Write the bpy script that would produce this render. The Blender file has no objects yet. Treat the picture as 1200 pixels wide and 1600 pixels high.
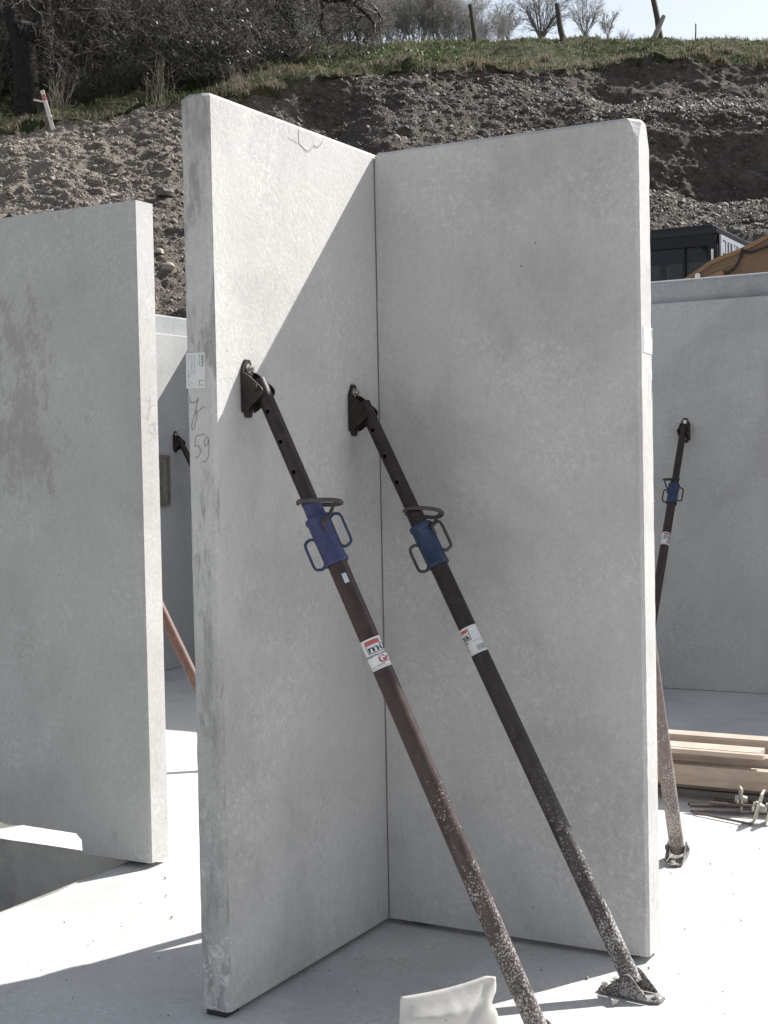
import bpy, bmesh, math, random
import numpy as np
from mathutils import Vector, Matrix, noise

sc = bpy.context.scene
COL = sc.collection
R = math.radians
random.seed(7)
rng = np.random.default_rng(11)

# ------------------------------------------------------------------ camera, sky, sun, exposure
CAM_H = 1.65
ROLL, PITCH = R(1.1515), R(1.8166)
cam = bpy.data.cameras.new('camera')
cam.sensor_fit = 'VERTICAL'; cam.sensor_height = 36.0; cam.lens = 50.02
cam.clip_start = 0.05; cam.clip_end = 2000
camo = bpy.data.objects.new('camera', cam); COL.objects.link(camo)
fwd = Vector((0, math.cos(PITCH), -math.sin(PITCH)))
upv = Vector((0, math.sin(PITCH), math.cos(PITCH)))
rtv = Vector((1, 0, 0))
cr, sr = math.cos(ROLL), math.sin(ROLL)
cx = rtv * cr - upv * sr
cy = rtv * sr + upv * cr
cz = -fwd
camo.matrix_world = Matrix(((cx.x, cy.x, cz.x, 0), (cx.y, cy.y, cz.y, 0), (cx.z, cy.z, cz.z, CAM_H), (0, 0, 0, 1)))
sc.camera = camo

SUN_TO = Vector((0.850, 0.527, 0.9056)).normalized()
world = bpy.data.worlds.new('World'); sc.world = world; world.use_nodes = True
wn = world.node_tree.nodes; wl = world.node_tree.links
sky = wn.new('ShaderNodeTexSky'); sky.sky_type = 'NISHITA'; sky.sun_disc = False
sky.sun_elevation = math.asin(SUN_TO.z); sky.sun_rotation = math.atan2(SUN_TO.x, SUN_TO.y)
sky.air_density = 1.0; sky.dust_density = 1.0; sky.ozone_density = 1.0; sky.altitude = 200
bg = wn['Background']; bg.inputs['Strength'].default_value = 0.070
hs = wn.new('ShaderNodeHueSaturation'); hs.inputs['Saturation'].default_value = 0.42
wl.new(sky.outputs[0], hs.inputs['Color']); wl.new(hs.outputs[0], bg.inputs['Color'])
sun = bpy.data.lights.new('sun', 'SUN'); sun.energy = 3.65; sun.angle = R(0.53); sun.color = (1.0, 0.97, 0.925)
suno = bpy.data.objects.new('sun', sun); COL.objects.link(suno)
suno.rotation_euler = (-SUN_TO).to_track_quat('-Z', 'Y').to_euler(); suno.location = (20, 15, 30)
sc.view_settings.view_transform = 'Standard'; sc.view_settings.look = 'None'
sc.view_settings.gamma = 1.0; sc.view_settings.use_curve_mapping = False
sc.view_settings.exposure = 1.30
sc.cycles.max_bounces = 6; sc.cycles.diffuse_bounces = 4; sc.cycles.transparent_max_bounces = 8

# ------------------------------------------------------------------ site axes: u along the right panel, v towards the viewer along the left panel
KX, KY = -0.013, 5.111
BU = Vector((0.8767, -0.481, 0)); AV = Vector((-0.481, -0.8767, 0)); Z = Vector((0, 0, 1))
def W(u, v, z=0.0):
    return Vector((KX, KY, 0)) + BU * u + AV * v + Z * z

# ------------------------------------------------------------------ helpers
def tag(o, label=None, cat=None, group=None, kind=None):
    if label: o['label'] = label
    if cat: o['category'] = cat
    if group: o['group'] = group
    if kind: o['kind'] = kind
    return o
def empty(name, loc, label, cat, group=None):
    o = bpy.data.objects.new(name, None); COL.objects.link(o); o.location = loc; o.empty_display_size = 0.1
    return tag(o, label, cat, group)
def root_of(o):
    p = Vector((0, 0, 0))
    while o is not None:
        p += o.location; o = o.parent
    return p
def link_mesh(name, me, mat, parent=None, origin=None, smooth=False):
    o = bpy.data.objects.new(name, me); COL.objects.link(o)
    if mat is not None:
        for m in (mat if isinstance(mat, (list, tuple)) else [mat]): me.materials.append(m)
    if parent is not None: o.parent = parent
    elif origin is not None: o.location = origin
    if smooth: me.polygons.foreach_set('use_smooth', [True] * len(me.polygons))
    return o

class MB:
    """collects world space geometry and links it as one mesh object"""
    def __init__(s): s.v = []; s.f = []
    def add(s, vs, fs):
        n = len(s.v); s.v += [tuple(p) for p in vs]; s.f += [tuple(i + n for i in f) for f in fs]; return s
    def box(s, c, ax, h):
        c = Vector(c); a, b, d = [Vector(x) * k for x, k in zip(ax, h)]
        vs = [c + a * i + b * j + d * k for i in (-1, 1) for j in (-1, 1) for k in (-1, 1)]
        return s.add(vs, [(0, 1, 3, 2), (4, 6, 7, 5), (0, 4, 5, 1), (2, 3, 7, 6), (0, 2, 6, 4), (1, 5, 7, 3)])
    def prism(s, poly, o, ax, ay, nrm, t):
        """polygon in the plane (ax, ay) at o, from -t/2 to t/2 along nrm"""
        o, ax, ay, nrm = Vector(o), Vector(ax), Vector(ay), Vector(nrm); n = len(poly)
        vs = [o + ax * x + ay * y - nrm * t / 2 for x, y in poly] + [o + ax * x + ay * y + nrm * t / 2 for x, y in poly]
        fs = [tuple(range(n))[::-1], tuple(range(n, 2 * n))] + [(i, (i + 1) % n, n + (i + 1) % n, n + i) for i in range(n)]
        return s.add(vs, fs)
    def cyl(s, p0, p1, r0, r1=None, n=20, caps=True, phase=0.0):
        p0, p1 = Vector(p0), Vector(p1); r1 = r0 if r1 is None else r1
        e = (p1 - p0).normalized(); x = e.orthogonal().normalized(); y = e.cross(x)
        vs = []
        for p, r in ((p0, r0), (p1, r1)):
            for i in range(n):
                a = 2 * math.pi * i / n + phase; vs.append(p + x * (r * math.cos(a)) + y * (r * math.sin(a)))
        fs = [(i, (i + 1) % n, n + (i + 1) % n, n + i) for i in range(n)]
        if caps: fs += [tuple(range(n))[::-1], tuple(range(n, 2 * n))]
        return s.add(vs, fs)
    def lathe(s, p0, e, prof, n=28, closed=False):
        """prof: (distance along e, radius)"""
        p0, e = Vector(p0), Vector(e).normalized(); x = e.orthogonal().normalized(); y = e.cross(x); vs = []
        for d, r in prof:
            for i in range(n):
                a = 2 * math.pi * i / n; vs.append(p0 + e * d + x * (r * math.cos(a)) + y * (r * math.sin(a)))
        m = len(prof); fs = []
        for k in range(m if closed else m - 1):
            k2 = (k + 1) % m
            fs += [(k * n + i, k * n + (i + 1) % n, k2 * n + (i + 1) % n, k2 * n + i) for i in range(n)]
        return s.add(vs, fs)
    def tube(s, pts, r, n=8, closed=False, flat=1.0, ref=None):
        pts = [Vector(p) for p in pts]; m = len(pts); vs = []; prev = None
        for i, p in enumerate(pts):
            if closed: t = pts[(i + 1) % m] - pts[i - 1]
            else: t = pts[min(i + 1, m - 1)] - pts[max(i - 1, 0)]
            t.normalize()
            if ref is not None: x = (Vector(ref) - t * Vector(ref).dot(t)).normalized()
            elif prev is None: x = t.orthogonal().normalized()
            else: x = (prev - t * prev.dot(t)).normalized()
            prev = x; y = t.cross(x); rr = r[i] if isinstance(r, (list, tuple)) else r
            for k in range(n):
                a = 2 * math.pi * (k + .5) / n; vs.append(p + x * (rr * math.cos(a)) + y * (rr * flat * math.sin(a)))
        fs = []
        for i in range(m if closed else m - 1):
            j = (i + 1) % m
            fs += [(i * n + k, i * n + (k + 1) % n, j * n + (k + 1) % n, j * n + k) for k in range(n)]
        if not closed: fs += [tuple(range(n))[::-1], tuple(range((m - 1) * n, m * n))]
        return s.add(vs, fs)
    def mesh(s, name, off):
        me = bpy.data.meshes.new(name); me.from_pydata([(p[0] - off.x, p[1] - off.y, p[2] - off.z) for p in s.v], [], s.f)
        bm = bmesh.new(); bm.from_mesh(me); bmesh.ops.recalc_face_normals(bm, faces=bm.faces); bm.to_mesh(me); bm.free()
        return me
    def build(s, name, mat, parent=None, origin=None, smooth=False, bevel=0.0):
        off = root_of(parent) if parent is not None else Vector(origin if origin is not None else (0, 0, 0))
        me = s.mesh(name, off)
        if bevel:
            bm = bmesh.new(); bm.from_mesh(me)
            es = [e for e in bm.edges if len(e.link_faces) == 2 and e.calc_face_angle(0) > 0.5]
            bmesh.ops.bevel(bm, geom=es, offset=bevel, segments=2, affect='EDGES', profile=0.6, clamp_overlap=True)
            bm.to_mesh(me); bm.free()
        o = link_mesh(name, me, mat, parent, off)
        if smooth:
            me.polygons.foreach_set('use_smooth', [True] * len(me.polygons)); me.set_sharp_from_angle(angle=R(38))
        return o

def np_mesh(name, verts, nverts_per_face, loops):
    """quick mesh from numpy arrays, every face with the same number of corners"""
    me = bpy.data.meshes.new(name); k = nverts_per_face; nf = len(loops) // k
    me.vertices.add(len(verts)); me.vertices.foreach_set('co', np.asarray(verts, np.float32).ravel())
    me.loops.add(len(loops)); me.loops.foreach_set('vertex_index', np.asarray(loops, np.int32))
    me.polygons.add(nf); me.polygons.foreach_set('loop_start', np.arange(0, nf * k, k, dtype=np.int32))
    me.polygons.foreach_set('loop_total', np.full(nf, k, np.int32))
    me.update(calc_edges=True); me.validate()
    return me

def boolean_cut(o, cutter):
    m = o.modifiers.new('cut', 'BOOLEAN'); m.operation = 'DIFFERENCE'; m.object = cutter; m.solver = 'EXACT'
    dg = bpy.context.evaluated_depsgraph_get(); dg.update()
    me = bpy.data.meshes.new_from_object(o.evaluated_get(dg)); o.modifiers.clear()
    old = o.data; me.name = old.name; o.data = me; bpy.data.meshes.remove(old)
    cm = cutter.data; bpy.data.objects.remove(cutter); bpy.data.meshes.remove(cm)

def text_tris(txt, size, shear=0.0, bold=0.0, spacing=1.0):
    cu = bpy.data.curves.new('txt', 'FONT'); cu.body = txt; cu.size = size; cu.shear = shear; cu.offset = bold * size; cu.space_character = spacing
    cu.resolution_u = 3; cu.align_x = 'LEFT'
    o = bpy.data.objects.new('txt', cu); COL.objects.link(o)
    dg = bpy.context.evaluated_depsgraph_get(); dg.update()
    me = bpy.data.meshes.new_from_object(o.evaluated_get(dg))
    vs = [(v.co.x, v.co.y) for v in me.vertices]; fs = [tuple(p.vertices) for p in me.polygons]
    bpy.data.objects.remove(o); bpy.data.curves.remove(cu); bpy.data.meshes.remove(me)
    return vs, fs
def rect2(x0, y0, x1, y1, nx=6):
    vs = []; fs = []
    for i in range(nx + 1):
        x = x0 + (x1 - x0) * i / nx; vs += [(x, y0), (x, y1)]
    for i in range(nx): fs.append((2 * i, 2 * i + 2, 2 * i + 3, 2 * i + 1))
    return vs, fs
def ribbon2(pts, w):
    vs = []; fs = []; m = len(pts)
    for i, (x, y) in enumerate(pts):
        x0, y0 = pts[max(i - 1, 0)]; x1, y1 = pts[min(i + 1, m - 1)]
        dx, dy = x1 - x0, y1 - y0; l = math.hypot(dx, dy) or 1; ww = w * (0.55 + 0.45 * abs(math.sin(i * 1.7)))
        vs += [(x - dy / l * ww / 2, y + dx / l * ww / 2), (x + dy / l * ww / 2, y - dx / l * ww / 2)]
    for i in range(m - 1): fs.append((2 * i, 2 * i + 1, 2 * i + 3, 2 * i + 2))
    return vs, fs
def smooth_pts(pts, k=6):
    out = []; n = len(pts)
    for i in range(n - 1):
        p0, p1, p2, p3 = [Vector(pts[max(0, min(n - 1, j))]) for j in (i - 1, i, i + 1, i + 2)]
        for q in range(k):
            t = q / k
            out.append(0.5 * ((2 * p1) + (p2 - p0) * t + (2 * p0 - 5 * p1 + 4 * p2 - p3) * t * t + (3 * p1 - p0 - 3 * p2 + p3) * t ** 3))
    out.append(Vector(pts[-1])); return [tuple(p) for p in out]

# ------------------------------------------------------------------ materials
def nodes_of(name):
    m = bpy.data.materials.new(name); m.use_nodes = True; nt = m.node_tree
    return m, nt, nt.nodes, nt.links, nt.nodes['Principled BSDF']
def N(nt, typ, **kw):
    n = nt.nodes.new(typ)
    for k, v in kw.items():
        if k in n.inputs.keys(): n.inputs[k].default_value = v
        else: setattr(n, k, v)
    return n
def ramp(nt, src, stops):
    r = nt.nodes.new('ShaderNodeValToRGB'); e = r.color_ramp.elements
    while len(e) < len(stops): e.new(0.5)
    for el, (p, c) in zip(e, stops):
        el.position = p; el.color = (c, c, c, 1) if isinstance(c, (int, float)) else (*c, 1)
    nt.links.new(src, r.inputs[0]); return r.outputs[0]
def noise_n(nt, vec, scale, detail=5, rough=0.6, dist=0.0):
    n = nt.nodes.new('ShaderNodeTexNoise'); n.inputs['Scale'].default_value = scale; n.inputs['Detail'].default_value = detail
    n.inputs['Roughness'].default_value = rough; n.inputs['Distortion'].default_value = dist
    nt.links.new(vec, n.inputs['Vector']); return n.outputs['Fac']
def mix(nt, fac, a, b, blend='MIX'):
    m = nt.nodes.new('ShaderNodeMix'); m.data_type = 'RGBA'; m.blend_type = blend
    for k, x in ((0, fac), (6, a), (7, b)):
        if isinstance(x, (int, float)): m.inputs[k].default_value = x if k == 0 else (x, x, x, 1)
        elif isinstance(x, tuple): m.inputs[k].default_value = (*x, 1)
        else: nt.links.new(x, m.inputs[k])
    return m.outputs[2]
def math_n(nt, op, a, b=0.5, clamp=False):
    m = nt.nodes.new('ShaderNodeMath'); m.operation = op; m.use_clamp = clamp
    for k, x in ((0, a), (1, b)):
        if isinstance(x, (int, float)): m.inputs[k].default_value = x
        else: nt.links.new(x, m.inputs[k])
    return m.outputs[0]
def bump(nt, h, strength, dist, normal=None):
    b = nt.nodes.new('ShaderNodeBump'); b.inputs['Strength'].default_value = strength; b.inputs['Distance'].default_value = dist
    nt.links.new(h, b.inputs['Height'])
    if normal is not None: nt.links.new(normal, b.inputs['Normal'])
    return b.outputs['Normal']
def geo_pos(nt):
    g = nt.nodes.new('ShaderNodeNewGeometry'); return g.outputs['Position'], g
def scaled(nt, vec, s):
    m = nt.nodes.new('ShaderNodeMapping'); m.inputs['Scale'].default_value = s; nt.links.new(vec, m.inputs['Vector']); return m.outputs[0]
def smoothbox(nt, comp, lo, hi, soft):
    a = nt.nodes.new('ShaderNodeMapRange'); a.interpolation_type = 'SMOOTHSTEP'
    a.inputs[1].default_value = lo - soft; a.inputs[2].default_value = lo + soft; nt.links.new(comp, a.inputs[0])
    b = nt.nodes.new('ShaderNodeMapRange'); b.interpolation_type = 'SMOOTHSTEP'
    b.inputs[1].default_value = hi - soft; b.inputs[2].default_value = hi + soft; b.inputs[3].default_value = 1; b.inputs[4].default_value = 0
    nt.links.new(comp, b.inputs[0])
    return math_n(nt, 'MULTIPLY', a.outputs[0], b.outputs[0])

def concrete(name, base=0.40, stipple=0.25, blotch=0.5, stain=None, efflo=None, tint=(1.0, 0.982, 0.958), vertical=True, grime=False):
    m, nt, nd, lk, bs = nodes_of(name); pos, g = geo_pos(nt)
    big = noise_n(nt, pos, 1.3, 6, 0.62, 0.4)
    vert = noise_n(nt, scaled(nt, pos, (5, 5, 0.9 if vertical else 5)), 1.0, 5, 0.6)
    mid = noise_n(nt, pos, 7, 8, 0.72, 0.6)
    fine = noise_n(nt, pos, 90, 4, 0.7)
    f = math_n(nt, 'ADD', math_n(nt, 'MULTIPLY', big, 0.65), math_n(nt, 'MULTIPLY', vert, 0.20))
    f = math_n(nt, 'ADD', f, math_n(nt, 'MULTIPLY', mid, 0.15))
    t = lambda k: tuple(base * k * c for c in tint)
    c = ramp(nt, f, [(0.41, t(1 - 0.34 * blotch)), (0.5, t(1.0)), (0.59, t(1 + 0.16 * blotch))])
    c = mix(nt, 0.16, c, ramp(nt, fine, [(0.38, t(0.66)), (0.62, t(1.34))]), 'MIX')
    gr2 = noise_n(nt, scaled(nt, pos, (1, 1, 0.7)), 46, 6, 0.75)
    c = mix(nt, 0.12, c, ramp(nt, gr2, [(0.38, t(0.70)), (0.62, t(1.30))]), 'MIX')
    # pale mottled lime bloom, in small broken cells
    bl = ramp(nt, math_n(nt, 'MULTIPLY', ramp(nt, noise_n(nt, pos, 46, 6, 0.72, 0.9), [(0.50, 0.0), (0.60, 1.0)]), ramp(nt, noise_n(nt, pos, 2.6, 4, 0.6), [(0.44, 0.0), (0.60, 1.0)])), [(0, 0.0), (1, 1.0)])
    c = mix(nt, math_n(nt, 'MULTIPLY', bl, 0.40), c, t(1.42))
    # air holes
    vo = N(nt, 'ShaderNodeTexVoronoi', Scale=17.0); vo.inputs['Randomness'].default_value = 1.0; lk.new(pos, vo.inputs['Vector'])
    hole = math_n(nt, 'LESS_THAN', vo.outputs['Distance'], math_n(nt, 'MULTIPLY', ramp(nt, noise_n(nt, pos, 9, 1, 0.5), [(0.56, 0.0), (0.70, 1.0)]), 0.06))
    c = mix(nt, math_n(nt, 'MULTIPLY', hole, 0.75), c, t(0.22))
    # grubby smears
    sm = ramp(nt, noise_n(nt, scaled(nt, pos, (1, 1, 0.45)), 3.1, 7, 0.74, 0.9), [(0.60, 0.0), (0.74, 1.0)])
    c = mix(nt, math_n(nt, 'MULTIPLY', sm, 0.22), c, tuple(base * 0.58 * k for k in (1.0, 0.98, 0.93)))
    if grime:
        gm = ramp(nt, noise_n(nt, scaled(nt, pos, (3.5, 3.5, 0.8)), 4.5, 8, 0.75, 0.3), [(0.50, 0.0), (0.60, 1.0)])
        c = mix(nt, math_n(nt, 'MULTIPLY', gm, 0.8), c, t(0.56))
    sep = nt.nodes.new('ShaderNodeSeparateXYZ'); lk.new(pos, sep.inputs[0])
    if stain:                                        # a damp patch with a broken outline
        (x0, x1, z0, z1) = stain
        w = math_n(nt, 'MULTIPLY', smoothbox(nt, sep.outputs[0], x0, x1, 0.14), smoothbox(nt, sep.outputs[2], z0, z1, 0.22))
        br = ramp(nt, math_n(nt, 'ADD', noise_n(nt, scaled(nt, pos, (1, 1, 0.55)), 10, 10, 0.80, 0.15), math_n(nt, 'SUBTRACT', math_n(nt, 'MULTIPLY', w, 0.16), 0.07)), [(0.535, 0.0), (0.60, 1.0)])
        c = mix(nt, math_n(nt, 'MULTIPLY', br, 0.58), c, tuple(base * k for k in (0.66, 0.64, 0.59)))
    if efflo:                                        # lime bloom near the foot
        dt = nt.nodes.new('ShaderNodeVectorMath'); dt.operation = 'DOT_PRODUCT'; lk.new(pos, dt.inputs[0]); dt.inputs[1].default_value = AV
        vv = math_n(nt, 'GREATER_THAN', dt.outputs['Value'], AV.x * KX + AV.y * KY + 0.994)
        w = math_n(nt, 'MULTIPLY', smoothbox(nt, sep.outputs[2], -1, efflo, 0.02), vv)
        br = ramp(nt, noise_n(nt, pos, 26, 7, 0.75, 1.5), [(0.52, 0.0), (0.60, 1.0)])
        c = mix(nt, math_n(nt, 'MULTIPLY', br, math_n(nt, 'MULTIPLY', w, 0.8)), c, 0.66)
    lk.new(c, bs.inputs['Base Color']); bs.inputs['Roughness'].default_value = 0.86
    bs.inputs['Specular IOR Level'].default_value = 0.25
    n1 = bump(nt, noise_n(nt, pos, 70, 3, 0.6), stipple, 0.004)
    n2 = bump(nt, mid, 0.12, 0.012, n1)
    n3 = bump(nt, math_n(nt, 'SUBTRACT', 1.0, hole), 0.5, 0.003, n2)
    lk.new(n3, bs.inputs['Normal']); return m

def steel_paint(name, col, dust=(0.42, 0.40, 0.38), rough=0.42, splat=1.0, wear=0.35, bare=(0.16, 0.14, 0.125), metal=0.0, zhi=1.1):
    m, nt, nd, lk, bs = nodes_of(name); pos, g = geo_pos(nt)
    n1 = noise_n(nt, pos, 22, 6, 0.7, 0.5)
    c = mix(nt, ramp(nt, n1, [(0.40, 0.0), (0.72, 1.0)]), col, tuple(min(1, k * 1.75 + 0.008) for k in col))
    # rubbed and dusty patches
    n2 = noise_n(nt, pos, 38, 8, 0.8, 0.8)
    wr = ramp(nt, n2, [(0.63 - 0.1 * wear, 0.0), (0.70, 1.0)])
    c = mix(nt, math_n(nt, 'MULTIPLY', wr, wear), c, bare)
    sep = nt.nodes.new('ShaderNodeSeparateXYZ'); lk.new(pos, sep.inputs[0])
    mr = nt.nodes.new('ShaderNodeMapRange'); mr.inputs[1].default_value = 0.0; mr.inputs[2].default_value = zhi
    mr.inputs[3].default_value = 0.20; mr.inputs[4].default_value = -0.06; lk.new(sep.outputs[2], mr.inputs[0])
    du = nt.nodes.new('ShaderNodeMapRange'); du.inputs[1].default_value = 0.0; du.inputs[2].default_value = 1.15; du.inputs[3].default_value = 0.62; du.inputs[4].default_value = 0.0; lk.new(sep.outputs[2], du.inputs[0])
    c = mix(nt, math_n(nt, 'MULTIPLY', du.outputs[0], ramp(nt, noise_n(nt, scaled(nt, pos, (1, 1, .4)), 12, 6, 0.7), [(0.36, 0.15), (0.62, 1.0)])), c, (0.13, 0.112, 0.105))  # greyer towards the foot: dust, plus sunlit highlights painted into the colour
    # concrete spatter, thicker near the ground
    sp = math_n(nt, 'ADD', noise_n(nt, pos, 150, 7, 0.72, 0.5), mr.outputs[0])
    sp = math_n(nt, 'ADD', sp, math_n(nt, 'MULTIPLY', math_n(nt, 'SUBTRACT', noise_n(nt, scaled(nt, pos, (1, 1, 0.5)), 16, 4, 0.6), 0.5), 0.34))
    spm = ramp(nt, sp, [(0.655, 0.0), (0.70, 1.0)])
    c = mix(nt, math_n(nt, 'MULTIPLY', spm, 0.85 * splat), c, dust)
    lk.new(c, bs.inputs['Base Color']); bs.inputs['Metallic'].default_value = metal; bs.inputs['Specular IOR Level'].default_value = 0.35
    rr = math_n(nt, 'ADD', math_n(nt, 'MULTIPLY', n1, 0.25), rough - 0.1)
    rr = math_n(nt, 'ADD', rr, math_n(nt, 'MULTIPLY', spm, 0.35), True)
    lk.new(rr, bs.inputs['Roughness'])
    nn = bump(nt, spm, 0.5, 0.0012); nn = bump(nt, n2, 0.15, 0.0015, nn); lk.new(nn, bs.inputs['Normal']); return m

def simple(name, col, rough=0.6, metal=0.0, var=0.2, scale=30, bmp=0.0, spec=0.5):
    m, nt, nd, lk, bs = nodes_of(name); pos, g = geo_pos(nt)
    n = noise_n(nt, pos, scale, 5, 0.65)
    c = ramp(nt, n, [(0.3, tuple(k * (1 - var) for k in col)), (0.7, tuple(min(1, k * (1 + var)) for k in col))])
    lk.new(c, bs.inputs['Base Color']); bs.inputs['Roughness'].default_value = rough; bs.inputs['Metallic'].default_value = metal
    bs.inputs['Specular IOR Level'].default_value = spec
    if bmp: lk.new(bump(nt, n, bmp, 0.003), bs.inputs['Normal'])
    return m

def island(name, cols, rough=0.9, trans=0.0, noise_amt=0.0, scale=20, spec=0.3):
    """colour picked for each loose piece of the mesh"""
    m, nt, nd, lk, bs = nodes_of(name); pos, g = geo_pos(nt)
    k = len(cols); c = ramp(nt, g.outputs['Random Per Island'], [(i / (k - 1), c) for i, c in enumerate(cols)])
    if noise_amt: c = mix(nt, noise_amt, c, ramp(nt, noise_n(nt, pos, scale, 4, 0.6), [(0.3, 0.3), (0.7, 1.0)]), 'MULTIPLY')
    lk.new(c, bs.inputs['Base Color']); bs.inputs['Roughness'].default_value = rough; bs.inputs['Specular IOR Level'].default_value = spec
    if trans:
        tr = nt.nodes.new('ShaderNodeBsdfTranslucent'); lk.new(c, tr.inputs[0]); ms = nt.nodes.new('ShaderNodeMixShader')
        ms.inputs[0].default_value = trans; lk.new(bs.outputs[0], ms.inputs[1]); lk.new(tr.outputs[0], ms.inputs[2])
        lk.new(ms.outputs[0], nd['Material Output'].inputs[0])
    return m

def wood(name, base=(0.42, 0.335, 0.275), axis=BU):
    m, nt, nd, lk, bs = nodes_of(name); pos, g = geo_pos(nt)
    mp = nt.nodes.new('ShaderNodeMapping'); mp.inputs['Rotation'].default_value = (0, 0, math.atan2(0.481, 0.8767)); lk.new(pos, mp.inputs['Vector'])
    oi = nt.nodes.new('ShaderNodeObjectInfo')
    ad = nt.nodes.new('ShaderNodeVectorMath'); ad.operation = 'ADD'; lk.new(mp.outputs[0], ad.inputs[0])
    sc_ = nt.nodes.new('ShaderNodeVectorMath'); sc_.operation = 'SCALE'; sc_.inputs[0].default_value = (7, 3, 5); lk.new(oi.outputs['Random'], sc_.inputs['Scale']); lk.new(sc_.outputs[0], ad.inputs[1])
    p = scaled(nt, ad.outputs[0], (1.0, 24, 24))
    gr = noise_n(nt, p, 1.6, 6, 0.65, 1.2); blo = noise_n(nt, ad.outputs[0], 5, 5, 0.6)
    c = ramp(nt, gr, [(0.32, tuple(k * 0.66 for k in base)), (0.5, base), (0.68, tuple(min(1, k * 1.22) for k in base))])
    c = mix(nt, 0.35, c, ramp(nt, blo, [(0.35, (0.30, 0.23, 0.17)), (0.65, (0.60, 0.50, 0.42))]))
    c = mix(nt, math_n(nt, 'MULTIPLY', ramp(nt, noise_n(nt, scaled(nt, ad.outputs[0], (2, 6, 6)), 4, 6, 0.7), [(0.50, 0.0), (0.70, 1.0)]), 0.6), c, (0.33, 0.31, 0.28))
    vo = N(nt, 'ShaderNodeTexVoronoi', Scale=3.2); lk.new(scaled(nt, ad.outputs[0], (1, 2.2, 2.2)), vo.inputs['Vector'])
    c = mix(nt, ramp(nt, vo.outputs['Distance'], [(0.03, 0.85), (0.06, 0.0)]), c, (0.13, 0.075, 0.045))
    lk.new(c, bs.inputs['Base Color']); bs.inputs['Roughness'].default_value = 0.8
    lk.new(bump(nt, gr, 0.3, 0.002), bs.inputs['Normal']); return m

M = {}
M['panel'] = concrete('smooth grey precast concrete', 0.47, 0.22, 0.55)
M['panel_end'] = concrete('grubby panel end concrete', 0.44, 0.3, 0.95, tint=(1.0, 0.99, 0.955), efflo=0.25, grime=True)
M['panel_rough'] = concrete('stippled grey precast concrete', 0.47, 0.42, 0.60)
M['panel_old'] = concrete('damp stained precast concrete', 0.44, 0.18, 0.45, stain=(-2.3, -1.40, 1.50, 2.42), tint=(1.0, 0.99, 0.955))
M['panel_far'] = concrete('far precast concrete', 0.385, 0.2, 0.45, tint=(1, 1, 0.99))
M['outer_leaf'] = concrete('coarse outer concrete leaf', 0.33, 0.9, 0.8, tint=(0.98, 1.0, 1.02), vertical=False)
M['slab'] = concrete('floated slab concrete', 0.50, 0.35, 0.55, tint=(1.0, 0.985, 0.96), vertical=False)
M['pit'] = concrete('rough foundation concrete', 0.40, 0.5, 0.9, tint=(1.0, 0.96, 0.90))
M['brown'] = steel_paint('dark brown prop paint', (0.030, 0.016, 0.0135), rough=0.33)
M['brown_clean'] = steel_paint('dark brown inner tube paint', (0.020, 0.0125, 0.011), rough=0.42, splat=0.8, wear=0.35, bare=(0.07, 0.06, 0.056))
M['grey_brown'] = steel_paint('dusty brown prop paint', (0.017, 0.012, 0.011), rough=0.45, wear=0.4, bare=(0.085, 0.075, 0.072))
M['red_brown'] = steel_paint('sunbleached red brown prop paint', (0.10, 0.048, 0.038), rough=0.5, wear=0.5)
M['pink_dust'] = steel_paint('dust covered pinkish prop paint', (0.12, 0.09, 0.083), rough=0.65, wear=0.9, bare=(0.24, 0.21, 0.20), zhi=1.6)
M['bracket'] = steel_paint('rusty brown bracket paint', (0.019, 0.012, 0.0105), rough=0.5, wear=0.4, bare=(0.075, 0.06, 0.052), splat=0.9, zhi=0.5)
M['blue'] = steel_paint('scratched violet blue paint', (0.036, 0.038, 0.098), rough=0.5, wear=0.55, bare=(0.06, 0.055, 0.06), splat=0.4)
M['blue_dull'] = steel_paint('worn dark blue paint', (0.019, 0.032, 0.068), rough=0.5, wear=0.6, bare=(0.16, 0.16, 0.15), splat=0.5)
M['pin'] = steel_paint('dull worn steel', (0.045, 0.037, 0.032), rough=0.5, wear=0.6, bare=(0.11, 0.097, 0.085), splat=0.3)
M['zinc'] = simple('zinc plated steel', (0.55, 0.54, 0.51), 0.38, 0.85, 0.2, 60)
M['silver'] = simple('silver foil label', (0.55, 0.6, 0.66), 0.3, 0.5, 0.12, 50)
M['dark'] = simple('black plastic shim', (0.025, 0.024, 0.024), 0.7, 0, 0.3, 60)
M['paper'] = simple('white label paper', (0.62, 0.62, 0.62), 0.5, 0, 0.06, 40)
M['ink'] = simple('black print', (0.02, 0.02, 0.022), 0.6, 0, 0.1)
M['grey_ink'] = simple('grey print', (0.30, 0.30, 0.31), 0.6, 0, 0.1)
M['red_ink'] = simple('red print', (0.34, 0.035, 0.045), 0.6, 0, 0.1)
M['redbar_ink'] = simple('coral red print', (0.48, 0.09, 0.08), 0.6, 0, 0.1)
M['green_ink'] = simple('green print', (0.07, 0.24, 0.08), 0.6, 0, 0.25, 300)
M['pencil'] = simple('pencil line', (0.12, 0.12, 0.122), 0.7, 0, 0.3, 200)
M['crack'] = simple('crack shade', (0.17, 0.165, 0.16), 0.95, 0, 0.3, 200)
M['wood'] = wood('pale sawn softwood')
M['wood2'] = wood('yellowish sawn softwood', (0.40, 0.30, 0.225))
M['rod'] = steel_paint('rusty threaded rod', (0.085, 0.050, 0.036), rough=0.6, wear=0.4, bare=(0.20, 0.17, 0.15), splat=0.25, metal=0.3)
M['plate'] = simple('galvanised wing plate', (0.44, 0.42, 0.36), 0.55, 0.35, 0.3, 70, 0.3)
M['pipe'] = concrete('pale concrete pipe', 0.46, 0.3, 0.4)

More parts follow.
